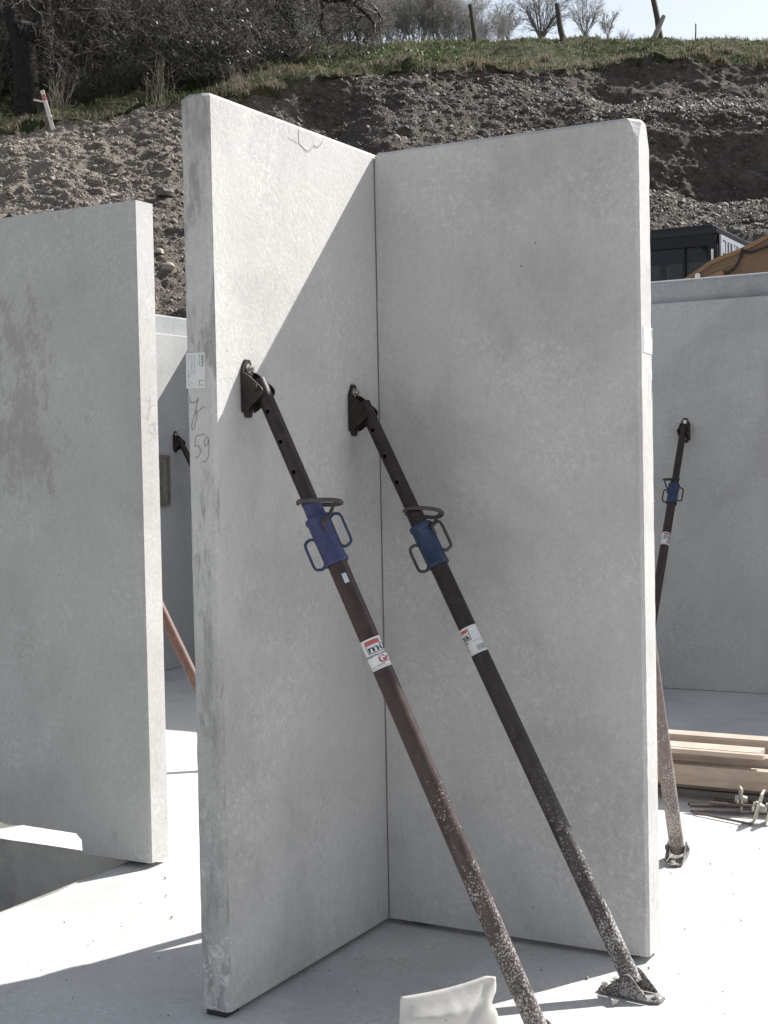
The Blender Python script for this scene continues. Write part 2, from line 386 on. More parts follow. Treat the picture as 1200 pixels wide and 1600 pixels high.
# ------------------------------------------------------------------ ground, slab with its recess
PIT = (-3.6, -1.36, -0.31, 1.5)                     # u0, u1, v0, v1
def grid_hole(name, us, vs, hole, z, mat, thickness=0.0):
    b = MB()
    for i in range(len(us) - 1):
        for j in range(len(vs) - 1):
            uc, vc = (us[i] + us[i + 1]) / 2, (vs[j] + vs[j + 1]) / 2
            if hole[0] < uc < hole[1] and hole[2] < vc < hole[3]: continue
            b.add([W(us[i], vs[j], z), W(us[i + 1], vs[j], z), W(us[i + 1], vs[j + 1], z), W(us[i], vs[j + 1], z)], [(0, 1, 2, 3)])
    o = b.build(name, mat); return o
M['earth'] = simple('bare earth', (0.17, 0.15, 0.13), 0.95, 0, 0.4, 3, 0.5)
g = grid_hole('ground', [-900, PIT[0] - .3, PIT[1] + .02, 900], [-900, PIT[2] - .02, PIT[3] + .3, 900], (PIT[0] - .3, PIT[1] + .02, PIT[2] - .02, PIT[3] + .3), -0.03, M['earth'])
tag(g, kind='structure')

def make_slab():
    bm = bmesh.new(); st = 0.1
    u0, u1, v0, v1 = -6.2, 6.0, -7.4, 5.0
    cache = {}
    def vert(i, j):
        if (i, j) not in cache:
            u, v = u0 + i * st, v0 + j * st
            p = W(u, v, 0)
            d = 0.0025 * noise.noise(p * 0.9) + 0.0012 * noise.noise(p * 5)
            # slumped lip along the recess
            e = max(0.0, 1 - abs(u - PIT[1]) / 0.16) if PIT[2] < v < PIT[3] and u >= PIT[1] - 0.05 else 0.0
            du = 0.0
            if abs(u - PIT[1]) < st * .6 and PIT[2] - .05 < v < PIT[3]: du = 0.03 * noise.noise(Vector((v * 2.3, 1, 0))) - 0.01
            p = W(u + du, v, d - 0.016 * e * e - 0.004)
            cache[(i, j)] = bm.verts.new(p)
        return cache[(i, j)]
    ni, nj = round((u1 - u0) / st), round((v1 - v0) / st)
    hi = (round((PIT[0] - u0) / st), round((PIT[1] - u0) / st)); hj = (round((PIT[2] - v0) / st), round((PIT[3] - v0) / st))
    for i in range(ni):
        for j in range(nj):
            if hi[0] <= i < hi[1] and hj[0] <= j < hj[1]: continue
            bm.faces.new((vert(i, j), vert(i + 1, j), vert(i + 1, j + 1), vert(i, j + 1)))
    bmesh.ops.recalc_face_normals(bm, faces=bm.faces)
    me = bpy.data.meshes.new('floor_slab'); bm.to_mesh(me); bm.free()
    if sum(p.normal.z for p in me.polygons) < 0: me.flip_normals()
    o = link_mesh('floor_slab', me, M['slab'], smooth=True); tag(o, kind='structure')
    pu0, pu1 = u0 + hi[0] * st, u0 + hi[1] * st; pv0, pv1 = v0 + hj[0] * st, v0 + hj[1] * st
    return pu0, pu1, pv0, pv1
pu0, pu1, pv0, pv1 = make_slab()
b = MB(); D = 0.62
for (a0, a1) in (((pu0, pv0), (pu1, pv0)), ((pu1, pv0), (pu1, pv1)), ((pu1, pv1), (pu0, pv1)), ((pu0, pv1), (pu0, pv0))):
    n = 24
    for i in range(n):
        q0 = [a0[k] + (a1[k] - a0[k]) * i / n for k in (0, 1)]; q1 = [a0[k] + (a1[k] - a0[k]) * (i + 1) / n for k in (0, 1)]
        b.add([W(*q0, -D), W(*q1, -D), W(*q1, -0.006), W(*q0, -0.006)], [(0, 1, 2, 3)])
b.add([W(pu0, pv0, -D), W(pu1, pv0, -D), W(pu1, pv1, -D), W(pu0, pv1, -D)], [(0, 1, 2, 3)])
tag(b.build('foundation_recess', M['pit']), kind='structure')

# ------------------------------------------------------------------ the excavated bank and the grass slope above it
HZ = lambda px: 705 + (1818 - px) * 0.0201
def PZ(px, py, Y): return CAM_H + (HZ(px) - py) / 2223.0 * Y
# each profile: bearing (as horizontal offset per 2223 of distance) -> 13 (distance, sight height) controls, first two in metres
PROF = {
 0:    [(13.4, 0.1), (15.0, 0.8), (16.8, 530), (19.0, 420), (20.8, 335), (22.3, 275), (23.3, 240), (23.8, 224), (24.0, 214), (25.2, 196), (27.0, 176), (36, 120), (70, -40)],
 130:  [(13.4, 0.1), (15.0, 0.8), (16.8, 520), (19.0, 410), (20.8, 325), (22.3, 258), (23.4, 220), (24.0, 204), (24.2, 196), (25.4, 182), (27.5, 165), (36, 115), (70, -40)],
 250:  [(13.4, 0.1), (15.0, 0.8), (16.8, 505), (19.0, 395), (21.0, 305), (22.6, 240), (23.8, 198), (24.4, 180), (24.6, 172), (25.8, 160), (28.0, 148), (36, 112), (70, -30)],
 430:  [(13.4, 0.1), (15.0, 0.8), (17.4, 440), (20.0, 365), (22.3, 300), (23.7, 250), (24.2, 215), (24.5, 180), (24.75, 137), (26.2, 120), (30.0, 103), (38, 84), (70, 30)],
 520:  [(13.4, 0.1), (15.0, 0.8), (17.4, 425), (20.0, 350), (22.5, 285), (24.3, 235), (24.8, 195), (25.1, 150), (25.35, 124), (27.0, 108), (31.0, 92), (36, 84), (70, 70)],
 620:  [(13.4, 0.1), (15.0, 0.8), (17.4, 420), (20.0, 345), (22.3, 300), (22.75, 238), (24.8, 170), (25.8, 128), (26.0, 116), (28.0, 97), (32.0, 82), (36, 82), (70, 110)],
 750:  [(13.4, 0.1), (15.0, 0.8), (17.4, 420), (20.2, 345), (22.6, 298), (23.05, 240), (25.2, 170), (26.5, 127), (26.75, 115), (28.8, 95), (32.5, 77), (36, 79), (70, 110)],
 880:  [(13.4, 0.1), (15.3, 0.9), (17.8, 415), (20.4, 340), (22.8, 288), (23.25, 238), (25.2, 175), (26.7, 130), (27.0, 116), (29.2, 94), (33.0, 73), (36, 76), (70, 110)],
 960:  [(13.4, 0.6), (15.8, 1.1), (18.6, 385), (20.0, 335), (22.5, 300), (23.2, 206), (24.4, 182), (26.6, 164), (27.2, 122), (27.35, 108), (30.0, 88), (33.5, 72), (70, 110)],
 1030: [(13.4, 1.0), (16.4, 1.2), (18.6, 372), (20.0, 318), (22.6, 308), (23.15, 206), (24.0, 176), (26.6, 164), (27.4, 122), (27.6, 100), (30.0, 86), (33.5, 70), (70, 110)],
 1110: [(13.4, 1.0), (16.4, 1.2), (18.6, 368), (19.8, 338), (22.7, 328), (23.3, 206), (24.0, 172), (26.8, 160), (27.6, 120), (27.8, 98), (30.2, 85), (34.0, 72), (70, 110)],
 1200: [(13.4, 1.0), (16.4, 1.2), (18.4, 362), (19.8, 334), (22.7, 318), (23.3, 206), (24.0, 174), (26.8, 162), (27.6, 120), (27.8, 100), (30.4, 86), (34.0, 74), (70, 110)],
}
PXS = [-2600, -900] + sorted(PROF) + [2200, 4200]
def prof_yz(px):
    key = 0 if px < 0 else (1200 if px > 1200 else px)
    out = []
    for k, (Y, s) in enumerate(PROF[key]):
        out.append((Y, s if k < 2 else PZ(key, s, Y)))
    return out
CT = np.array([prof_yz(p) for p in PXS])             # columns x controls x (Y, z)
T_ROWS = [10, 12, 30, 36, 36, 34, 26, 16, 10, 22, 22, 14]   # steps between controls
tt = [0.0]
for k, n in enumerate(T_ROWS): tt += [k + (i + 1) / n for i in range(n)]
tt = np.array(tt)
pxs_f = np.concatenate([np.linspace(-2600, -160, 60, endpoint=False), np.linspace(-160, 1400, 520, endpoint=False), np.linspace(1400, 4200, 60)])
def col_at(px):
    i = int(np.clip(np.searchsorted(PXS, px) - 1, 0, len(PXS) - 2)); f = (px - PXS[i]) / (PXS[i + 1] - PXS[i]); f = f * f * (3 - 2 * f) if 0 <= PXS[i] else f
    return CT[i] * (1 - f) + CT[i + 1] * f
def terrain_z(x, y):
    """undisturbed height of the terrain at x, y"""
    c = col_at(600 + 2223 * (x - 0.155) / y); return float(np.interp(y, c[:, 0], c[:, 1]))
TV = np.zeros((len(pxs_f), len(tt), 3))
for i, px in enumerate(pxs_f):
    c = col_at(px); Y = np.interp(tt, np.arange(13), c[:, 0]); zz = np.interp(tt, np.arange(13), c[:, 1])
    TV[i, :, 0] = (px - 600) / 2223 * Y + 0.0201 * (zz - CAM_H); TV[i, :, 1] = Y; TV[i, :, 2] = zz
CREST = 8                                            # control from which turf grows (per column it is 8 or 9)
def crest_t(px):
    f = float(np.interp(px, [-3000, 880, 960, 5000], [8.0, 8.0, 9.0, 9.0])); return f
for i, px in enumerate(pxs_f):
    ct = crest_t(px)
    for j, t in enumerate(tt):
        p = Vector(TV[i, j])
        bank = min(1.0, max(0.0, (t - 1.2) / 0.8)) * (1.0 if t < ct - 0.15 else max(0.12, 1 - (t - ct + 0.15) * 2.2))
        q = Vector((p.x * 0.55, p.y * 0.4, p.z * 0.55))
        lump = noise.fractal(q, 0.9, 2.1, 4)
        rid = abs(noise.noise(Vector((p.x * 1.6 + p.z * 0.5, p.z * 0.7, 3.3))))
        fine = noise.fractal(p * 3.2, 0.8, 2.2, 4)
        left = min(1.0, max(0.0, (420 - px) / 120.0))
        shard = abs(noise.noise(Vector((p.x * 4.2 + p.z * 2.0, p.y * 4.2, p.z * 7.5)))) + 0.5 * abs(noise.noise(Vector((p.x * 9.5 + p.z * 4, p.y * 9, p.z * 17))))
        ledge = noise.noise(Vector((p.x * 0.22, p.z * 1.25 + p.x * 0.12, 9.1))) + 0.5 * noise.noise(Vector((p.x * 0.5, p.z * 3.0 + p.x * 0.3, 2.2)))
        d = bank * ((0.17 - 0.06 * left) * lump + 0.07 * (rid - 0.3) + 0.05 * fine + 0.115 * (shard - 0.35) + 0.15 * ledge)
        TV[i, j, 1] -= d * 0.8; TV[i, j, 2] += d * 0.45
        if t >= ct - 0.15:                           # hummocky turf, ragged brow
            TV[i, j, 2] += 0.17 * noise.noise(p * 1.1) + 0.16 * max(0.0, noise.noise(p * 2.3)) + 0.05 * noise.noise(p * 5)
            if t < ct + 0.3: TV[i, j, 1] -= 0.22 * abs(noise.noise(Vector((p.x * 1.9, 5, 0))))
def terr_mesh(name, keep, mat):
    nc, nr = TV.shape[:2]; idx = np.arange(nc * nr).reshape(nc, nr)
    q = np.stack([idx[:-1, :-1], idx[1:, :-1], idx[1:, 1:], idx[:-1, 1:]], -1)[keep]
    used, inv = np.unique(q.ravel(), return_inverse=True)
    me = np_mesh(name, TV.reshape(-1, 3)[used], 4, inv); me.polygons.foreach_set('use_smooth', [True] * len(me.polygons))
    if np.mean([p.normal.z for p in list(me.polygons)[::97]]) < 0: me.flip_normals()
    o = link_mesh(name, me, mat); tag(o, kind='structure'); return o
TMID = (tt[:-1] + tt[1:]) / 2
KEEP_B = np.zeros((len(pxs_f) - 1, len(tt) - 1), bool)
for i in range(len(pxs_f) - 1):
    px = (pxs_f[i] + pxs_f[i + 1]) / 2
    lim = crest_t(px) - 0.15 + 0.30 * noise.noise(Vector((px * 0.012, 0, 2.0))) + 0.2 * noise.noise(Vector((px * 0.06, 0, 7.0)))
    KEEP_B[i] = TMID < lim

def soil_mat():
    m, nt, nd, lk, bs = nodes_of('stony subsoil'); pos, g = geo_pos(nt)
    a = noise_n(nt, pos, 0.35, 4, 0.6); b_ = noise_n(nt, pos, 2.2, 7, 0.7, 0.6); c_ = noise_n(nt, scaled(nt, pos, (9, 9, 14)), 1.0, 8, 0.75)
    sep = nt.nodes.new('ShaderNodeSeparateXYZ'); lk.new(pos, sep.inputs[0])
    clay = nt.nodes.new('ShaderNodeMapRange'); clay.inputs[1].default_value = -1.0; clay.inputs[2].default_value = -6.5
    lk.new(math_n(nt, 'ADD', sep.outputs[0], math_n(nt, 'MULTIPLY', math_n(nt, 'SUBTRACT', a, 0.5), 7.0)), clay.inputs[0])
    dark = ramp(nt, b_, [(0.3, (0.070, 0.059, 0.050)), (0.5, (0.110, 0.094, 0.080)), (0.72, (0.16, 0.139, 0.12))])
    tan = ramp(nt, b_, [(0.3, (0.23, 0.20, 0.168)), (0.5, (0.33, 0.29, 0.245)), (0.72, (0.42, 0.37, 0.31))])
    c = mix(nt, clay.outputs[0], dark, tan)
    c = mix(nt, 0.55, c, ramp(nt, c_, [(0.40, 0.38), (0.52, 0.9), (0.62, 1.0)]), 'MULTIPLY')
    c = mix(nt, ramp(nt, c_, [(0.58, 0.0), (0.68, 0.5)]), c, (0.26, 0.24, 0.215))
    lk.new(c, bs.inputs['Base Color']); bs.inputs['Roughness'].default_value = 0.95; bs.inputs['Specular IOR Level'].default_value = 0.15
    n = bump(nt, c_, 0.7, 0.07); n = bump(nt, noise_n(nt, pos, 30, 6, 0.75), 0.7, 0.03, n); lk.new(n, bs.inputs['Normal']); return m
def turf_mat():
    m, nt, nd, lk, bs = nodes_of('rough turf'); pos, g = geo_pos(nt)
    b_ = noise_n(nt, pos, 1.1, 6, 0.65, 0.5); c_ = noise_n(nt, pos, 9, 6, 0.7)
    c = ramp(nt, b_, [(0.34, (0.045, 0.058, 0.026)), (0.5, (0.066, 0.080, 0.036)), (0.62, (0.13, 0.115, 0.072))])
    c = mix(nt, 0.6, c, ramp(nt, c_, [(0.3, 0.35), (0.7, 1.0)]), 'MULTIPLY')
    lk.new(c, bs.inputs['Base Color']); bs.inputs['Roughness'].default_value = 0.95; bs.inputs['Specular IOR Level'].default_value = 0.1
    lk.new(bump(nt, c_, 0.9, 0.12), bs.inputs['Normal']); return m
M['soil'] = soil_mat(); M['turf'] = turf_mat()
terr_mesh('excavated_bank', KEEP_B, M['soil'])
terr_mesh('grass_slope', ~KEEP_B, M['turf'])

# ---- loose stones on the bank
def rock_base(seed):
    bm = bmesh.new(); bmesh.ops.create_cube(bm, size=1.5)
    r = random.Random(seed)
    for v in bm.verts: v.co = Vector((v.co.x * r.uniform(0.4, 1.3), v.co.y * r.uniform(0.4, 1.3), v.co.z * r.uniform(0.3, 1.2)))
    bmesh.ops.triangulate(bm, faces=bm.faces)
    bm.verts.ensure_lookup_table()
    vs = np.array([v.co[:] for v in bm.verts]); fs = np.array([[v.index for v in f.verts] for f in bm.faces]); bm.free(); return vs, fs
def rand_rot(n):
    q = rng.normal(size=(n, 4)); q /= np.linalg.norm(q, axis=1)[:, None]; w, x, y, z = q.T
    return np.stack([np.stack([1 - 2 * (y * y + z * z), 2 * (x * y - z * w), 2 * (x * z + y * w)], -1),
                     np.stack([2 * (x * y + z * w), 1 - 2 * (x * x + z * z), 2 * (y * z - x * w)], -1),
                     np.stack([2 * (x * z - y * w), 2 * (y * z + x * w), 1 - 2 * (x * x + y * y)], -1)], 1)
bases = [rock_base(s) for s in range(6)]
ii, jj = np.nonzero(KEEP_B)
pxm = pxs_f[ii]
ok = (pxm > -200) & (pxm < 1420) & (TMID[jj] > 1.9)
ii, jj = ii[ok], jj[ok]
area = np.linalg.norm(np.cross(TV[ii + 1, jj] - TV[ii, jj], TV[ii, jj + 1] - TV[ii, jj]), axis=1)
t_ = TMID[jj]; right = np.clip((pxs_f[ii] - 900) / 120, 0, 1)
clump = np.array([0.45 + 0.9 * max(0.0, noise.noise(Vector(TV[a, b_]) * 0.5) + 0.35) for a, b_ in zip(ii, jj)])
wgt = area * clump * np.where(right > 0.5, np.where((t_ < 4.1) | ((t_ > 5.3) & (t_ < 7.1)), 1.8, 0.25), 1.0)
wgt /= wgt.sum()
NST = 84000
pick = rng.choice(len(ii), NST, p=wgt); a, b_ = ii[pick], jj[pick]; f1 = rng.random((NST, 1)); f2 = rng.random((NST, 1))
P = TV[a, b_] * (1 - f1) * (1 - f2) + TV[a + 1, b_] * f1 * (1 - f2) + TV[a, b_ + 1] * (1 - f1) * f2 + TV[a + 1, b_ + 1] * f1 * f2
size = 0.0175 * (1 - rng.random(NST)) ** -0.30; size = np.minimum(size, 0.080)
scl = np.stack([size, size * rng.uniform(0.40, 0.75, NST), size * rng.uniform(0.18, 0.42, NST)], -1)
# flakes lie roughly along the bedding, which dips down to the right
jit = np.where(pxs_f[a] > 950, 0.75, 0.38)[:, None]
ax0 = np.array([0.74, -0.28, -0.50]) + rng.normal(0, 1, (NST, 3)) * jit; ax0 /= np.linalg.norm(ax0, axis=1)[:, None]
nn0 = np.array([0.25, -0.50, 0.80]) + rng.normal(0, 1, (NST, 3)) * jit; nn0 -= ax0 * (nn0 * ax0).sum(1)[:, None]; nn0 /= np.linalg.norm(nn0, axis=1)[:, None]
RT = np.stack([ax0, np.cross(nn0, ax0), nn0], -1); VS = []; LS = []; off = 0
for k in range(6):
    s = np.arange(k, NST, 6); vs, fs = bases[k]
    v = np.einsum('nij,nkj->nki', RT[s], vs[None] * scl[s][:, None, :]) + P[s][:, None, :]
    VS.append(v.reshape(-1, 3)); LS.append((fs[None] + (np.arange(len(s)) * len(vs))[:, None, None] + off).ravel()); off += len(s) * len(vs)
me = np_mesh('bank_rubble', np.concatenate(VS), 3, np.concatenate(LS))
M['stone'] = island('broken shale', [(0.070, 0.060, 0.052), (0.095, 0.083, 0.072), (0.120, 0.105, 0.092), (0.140, 0.124, 0.109), (0.19, 0.172, 0.153)], 0.75, 0, 0.3, 30, 0.35)
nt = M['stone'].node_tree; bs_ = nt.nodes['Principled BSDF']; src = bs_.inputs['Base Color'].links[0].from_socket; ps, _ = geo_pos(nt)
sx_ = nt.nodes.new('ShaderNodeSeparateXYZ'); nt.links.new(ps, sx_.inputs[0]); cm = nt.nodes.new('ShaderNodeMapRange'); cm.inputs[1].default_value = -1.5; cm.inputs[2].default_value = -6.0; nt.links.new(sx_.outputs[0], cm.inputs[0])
nt.links.new(mix(nt, math_n(nt, 'MULTIPLY', cm.outputs[0], 0.75), src, (0.30, 0.258, 0.215)), bs_.inputs['Base Color'])   # stones blend to a pale tan towards the left bank
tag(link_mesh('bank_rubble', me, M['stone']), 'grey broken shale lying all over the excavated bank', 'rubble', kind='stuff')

# single slabs of stone one can pick out
def single_rock(px, Y, size, seed, label, mat, flat=0.4):
    x = (px - 600) / 2223 * Y
    i = int(np.argmin(np.abs(pxs_f - px))); j = int(np.argmin(np.abs(TV[i, :, 1] - Y))); p = Vector(TV[i, j])
    r = random.Random(seed); bm = bmesh.new(); bmesh.ops.create_icosphere(bm, subdivisions=2, radius=1)
    q = Matrix.Rotation(r.uniform(0, 6.28), 3, 'Z') @ Matrix.Rotation(r.uniform(-.5, .5) + 0.5, 3, 'X')
    for v in bm.verts:
        c = v.co.copy(); c *= 0.8 + 0.5 * noise.noise(c * 1.3 + Vector((seed, 0, 0))); c.z = max(-0.5, min(0.5, c.z * 1.6))
        v.co = q @ Vector((c.x * size, c.y * size * 0.7, c.z * size * flat * 1.6))
    me = bpy.data.meshes.new('rock'); bm.to_mesh(me); bm.free()
    o = link_mesh('rock', me, mat, origin=p + Vector((0, -0.05, 0.02))); tag(o, label, 'rock', 'rocks lying on the excavated bank'); return o
M['pale_rock'] = simple('pale shale slab', (0.36, 0.33, 0.29), 0.8, 0, 0.3, 14, 0.6)
M['dark_rock'] = simple('dark shale block', (0.10, 0.092, 0.084), 0.8, 0, 0.4, 14, 0.7)
for k, (px, Y, s, lab, mt) in enumerate((
    (268, 18.2, 0.16, 'pale flat stone on the bank seen in the gap left of the tall pointed panel', 'pale_rock'),
    (252, 19.0, 0.17, 'long pale shale slab on the bank above the gap between the left panels', 'pale_rock'),
    (262, 21.0, 0.30, 'dark shale block jutting from the tan bank beside the tall panel', 'dark_rock'),
    (183, 21.0, 0.13, 'small pale stone high on the tan bank above the left panel', 'pale_rock'),
    (22, 20.6, 0.16, 'dark stone in the tan bank at the left edge of the photo', 'dark_rock'),
    (705, 22.6, 0.20, 'pale broken stone on the dark bank above the inner corner of the panels', 'pale_rock'),
    (640, 24.6, 0.17, 'grey stone high on the bank above the inner corner of the panels', 'dark_rock'),
    (1062, 21.0, 0.16, 'pale stone at the crest of the rubble heap left of the excavator cab roof', 'pale_rock'),
    (1150, 19.0, 0.26, 'dark rock in the rubble just above the excavator cab roof', 'dark_rock'),
    (1185, 19.2, 0.20, 'dark rock in the rubble above the tan boom at the right edge', 'dark_rock'),
    (1128, 21.2, 0.12, 'small pale stone on top of the rubble heap behind the excavator', 'pale_rock'))):
    single_rock(px, Y, s * .62, 40 + k, lab, M[mt])

# ------------------------------------------------------------------ grass
def blades(name, base, hgt, wid, lean, mat, label):
    n = len(base); ang = rng.uniform(0, 2 * np.pi, n); d = np.stack([np.cos(ang), np.sin(ang), np.zeros(n)], -1); s = np.stack([-d[:, 1], d[:, 0], d[:, 2]], -1)
    mid = base + np.array([0, 0, 1.0]) * (hgt * 0.6)[:, None] + d * (hgt * lean * 0.3)[:, None]
    tip = base + np.array([0, 0, 1.0]) * (hgt * (1 - 0.35 * lean))[:, None] + d * (hgt * lean)[:, None]
    w = (wid / 2)[:, None]
    V = np.stack([base - s * w, base + s * w, mid + s * w * 0.8, mid - s * w * 0.8, tip], 1).reshape(-1, 3)
    k = (np.arange(n) * 5)[:, None]; L = np.concatenate([k + np.array([[0, 1, 2]]), k + np.array([[0, 2, 3]]), k + np.array([[3, 2, 4]])], 1).ravel()
    me = np_mesh(name, V, 3, L); return tag(link_mesh(name, me, mat), label, 'grass', kind='stuff')
M['g_green'] = island('green grass', [(0.035, 0.050, 0.018), (0.060, 0.080, 0.030), (0.090, 0.115, 0.045), (0.11, 0.115, 0.06)], 0.75, 0.3)
M['g_dry'] = island('dry grass', [(0.12, 0.10, 0.065), (0.21, 0.18, 0.125), (0.30, 0.265, 0.20), (0.17, 0.15, 0.10)], 0.8, 0.3)
ii, jj = np.nonzero(~KEEP_B); pxm = pxs_f[ii]
ok = (pxm > -250) & (pxm < 1450) & (TMID[jj] < 11.3); ii, jj = ii[ok], jj[ok]
area = np.linalg.norm(np.cross(TV[ii + 1, jj] - TV[ii, jj], TV[ii, jj + 1] - TV[ii, jj]), axis=1)
def on_turf(n, w):
    pick = rng.choice(len(ii), n, p=w / w.sum()); a, b_ = ii[pick], jj[pick]; f1 = rng.random((n, 1)); f2 = rng.random((n, 1))
    return TV[a, b_] * (1 - f1) * (1 - f2) + TV[a + 1, b_] * f1 * (1 - f2) + TV[a, b_ + 1] * (1 - f1) * f2 + TV[a + 1, b_ + 1] * f1 * f2
cl = np.array([noise.noise(Vector(TV[a, b_]) * 0.7 + Vector((3, 0, 0))) for a, b_ in zip(ii, jj)])
tl = TMID[jj]
# tussocks: blades gathered round centres
def tussocks(nc, per, spread, w):
    c = on_turf(nc, w); p = np.repeat(c, per, 0); r = np.abs(rng.normal(0, spread, len(p))); a = rng.uniform(0, 2 * np.pi, len(p))
    p = p + np.stack([r * np.cos(a), r * np.sin(a), -0.02 - 0.2 * r], -1); return p
wg = area * np.clip(0.6 + 1.6 * cl, 0.05, 2)
p1 = np.concatenate([on_turf(52000, wg), tussocks(700, 30, 0.12, area)])
h1 = rng.uniform(0.03, 0.11, len(p1)); blades('green_grass', p1, h1, rng.uniform(0.012, 0.026, len(p1)), rng.uniform(0.3, 1.1, len(p1)), M['g_green'], 'short green grass growing on the slope above the excavated bank')
wd = area * np.clip(0.5 - 1.5 * cl, 0.05, 2) * np.where(tl > 9.6, 1.5, 1.0)
edge = area * (tl < np.array([crest_t(p) for p in pxs_f[ii]]) + 0.55)
p2 = np.concatenate([on_turf(12000, wd), tussocks(380, 36, 0.11, wd), tussocks(260, 40, 0.12, edge)])
h2 = rng.uniform(0.05, 0.19, len(p2)); blades('dry_grass', p2, h2, rng.uniform(0.008, 0.018, len(p2)), rng.uniform(0.4, 1.3, len(p2)), M['g_dry'], 'dry straw coloured grass in tufts along the top of the bank')

# ------------------------------------------------------------------ trees and shrubs
def grow(r, p, d, L, rad, lev, pr, segs):
    """one branch: a bent chain of segments, with side branches"""
    ns = pr['ns'][min(lev, len(pr['ns']) - 1)]; st = L / ns; wig = pr['wig'][min(lev, len(pr['wig']) - 1)]; droop = pr['droop'][min(lev, len(pr['droop']) - 1)]
    nchild = pr['kids'][lev] if lev < len(pr['kids']) else 0
    slots = sorted(r.uniform(pr['from'][min(lev, len(pr['from']) - 1)], 1.0) * ns for _ in range(nchild)); si = 0
    tip = pr.get('tip', 0.35)
    for k in range(ns):
        d = (d + Vector((r.gauss(0, wig), r.gauss(0, wig), r.gauss(0, wig) + droop))).normalized()
        q = p + d * st; r0 = rad * (1 - (1 - tip) * k / ns); r1 = rad * (1 - (1 - tip) * (k + 1) / ns)
        segs.append((p, q, r0, r1))
        while si < len(slots) and slots[si] < k + 1:
            f = slots[si] - k; si += 1
            a = R(r.uniform(*pr['ang'][min(lev, len(pr['ang']) - 1)])); ax = d.orthogonal(); ax.rotate(Matrix.Rotation(r.uniform(0, 6.283), 3, d))
            cd = d.copy(); cd.rotate(Matrix.Rotation(a, 3, ax))
            grow(r, p.lerp(q, f), cd, L * pr['ratio'][min(lev, len(pr['ratio']) - 1)] * r.uniform(0.6, 1.2), max(pr['rmin'], (r0 * (1 - f) + r1 * f) * pr['rr']), lev + 1, pr, segs)
        p = q
def seg_mesh(name, segs):
    p0 = np.array([s[0][:] for s in segs]); p1 = np.array([s[1][:] for s in segs]); r0 = np.array([s[2] for s in segs]); r1 = np.array([s[3] for s in segs])
    e = p1 - p0; e /= np.linalg.norm(e, axis=1)[:, None] + 1e-9
    ref = np.where(np.abs(e[:, 2:3]) < 0.9, np.array([[0, 0, 1.0]]), np.array([[1.0, 0, 0]])); x = np.cross(e, ref); x /= np.linalg.norm(x, axis=1)[:, None]; y = np.cross(e, x)
    V = []; L = []; off = 0
    for k, sel in ((3, r0 < 0.025), (7, r0 >= 0.025)):
        n = int(sel.sum())
        if not n: continue
        a = np.arange(k) * 2 * np.pi / k; c, s = np.cos(a)[None, :, None], np.sin(a)[None, :, None]
        ring = x[sel][:, None] * c + y[sel][:, None] * s
        v = np.concatenate([p0[sel][:, None] + ring * r0[sel][:, None, None], p1[sel][:, None] + ring * r1[sel][:, None, None]], 1)
        V.append(v.reshape(-1, 3)); i = np.arange(k); j = (i + 1) % k
        q = np.stack([i, j, j + k, i + k], -1).ravel()
        L.append((q[None] + (np.arange(n) * 2 * k)[:, None] + off).ravel()); off += n * 2 * k
    return np_mesh(name, np.concatenate(V), 4, np.concatenate(L))
def leaf_mesh(name, pts, size):
    n = len(pts); Rm = rand_rot(n); q = np.array([[-.5, -.3, 0], [.5, -.3, 0], [.6, .3, 0.05], [-.4, .35, 0.05]])
    V = (np.einsum('nij,kj->nki', Rm, q) * size[:, None, None] + pts[:, None]).reshape(-1, 3)
    return np_mesh(name, V, 4, np.arange(n * 4))
def bark(name, cols, rough=0.9):
    return island(name, cols, rough, 0, 0.35, 6, 0.2)
M['bark_dark'] = bark('dark thicket bark', [(0.05, 0.044, 0.039), (0.11, 0.099, 0.088), (0.18, 0.164, 0.147), (0.30, 0.28, 0.255)])
M['bark_grey'] = bark('grey twig bark', [(0.13, 0.118, 0.108), (0.20, 0.185, 0.17), (0.29, 0.272, 0.255)])
M['bark_pale'] = bark('pale twig bark', [(0.22, 0.205, 0.19), (0.34, 0.325, 0.305), (0.48, 0.465, 0.445)])
M['bark_trunk'] = simple('dark furrowed bark', (0.026, 0.023, 0.021), 0.95, 0, 0.45, 12, 1.0, 0.2)
M['leaf_dark'] = island('dark glossy bramble leaves', [(0.014, 0.019, 0.010), (0.026, 0.034, 0.018), (0.045, 0.052, 0.028), (0.075, 0.068, 0.052)], 0.5, 0.15, spec=0.35)
M['leaf_litter'] = island('dead brown leaves', [(0.06, 0.047, 0.036), (0.11, 0.088, 0.068), (0.18, 0.15, 0.12)], 0.8, 0.2)
M['blossom'] = island('pale buds', [(0.30, 0.28, 0.26), (0.48, 0.46, 0.44)], 0.8, 0.3)

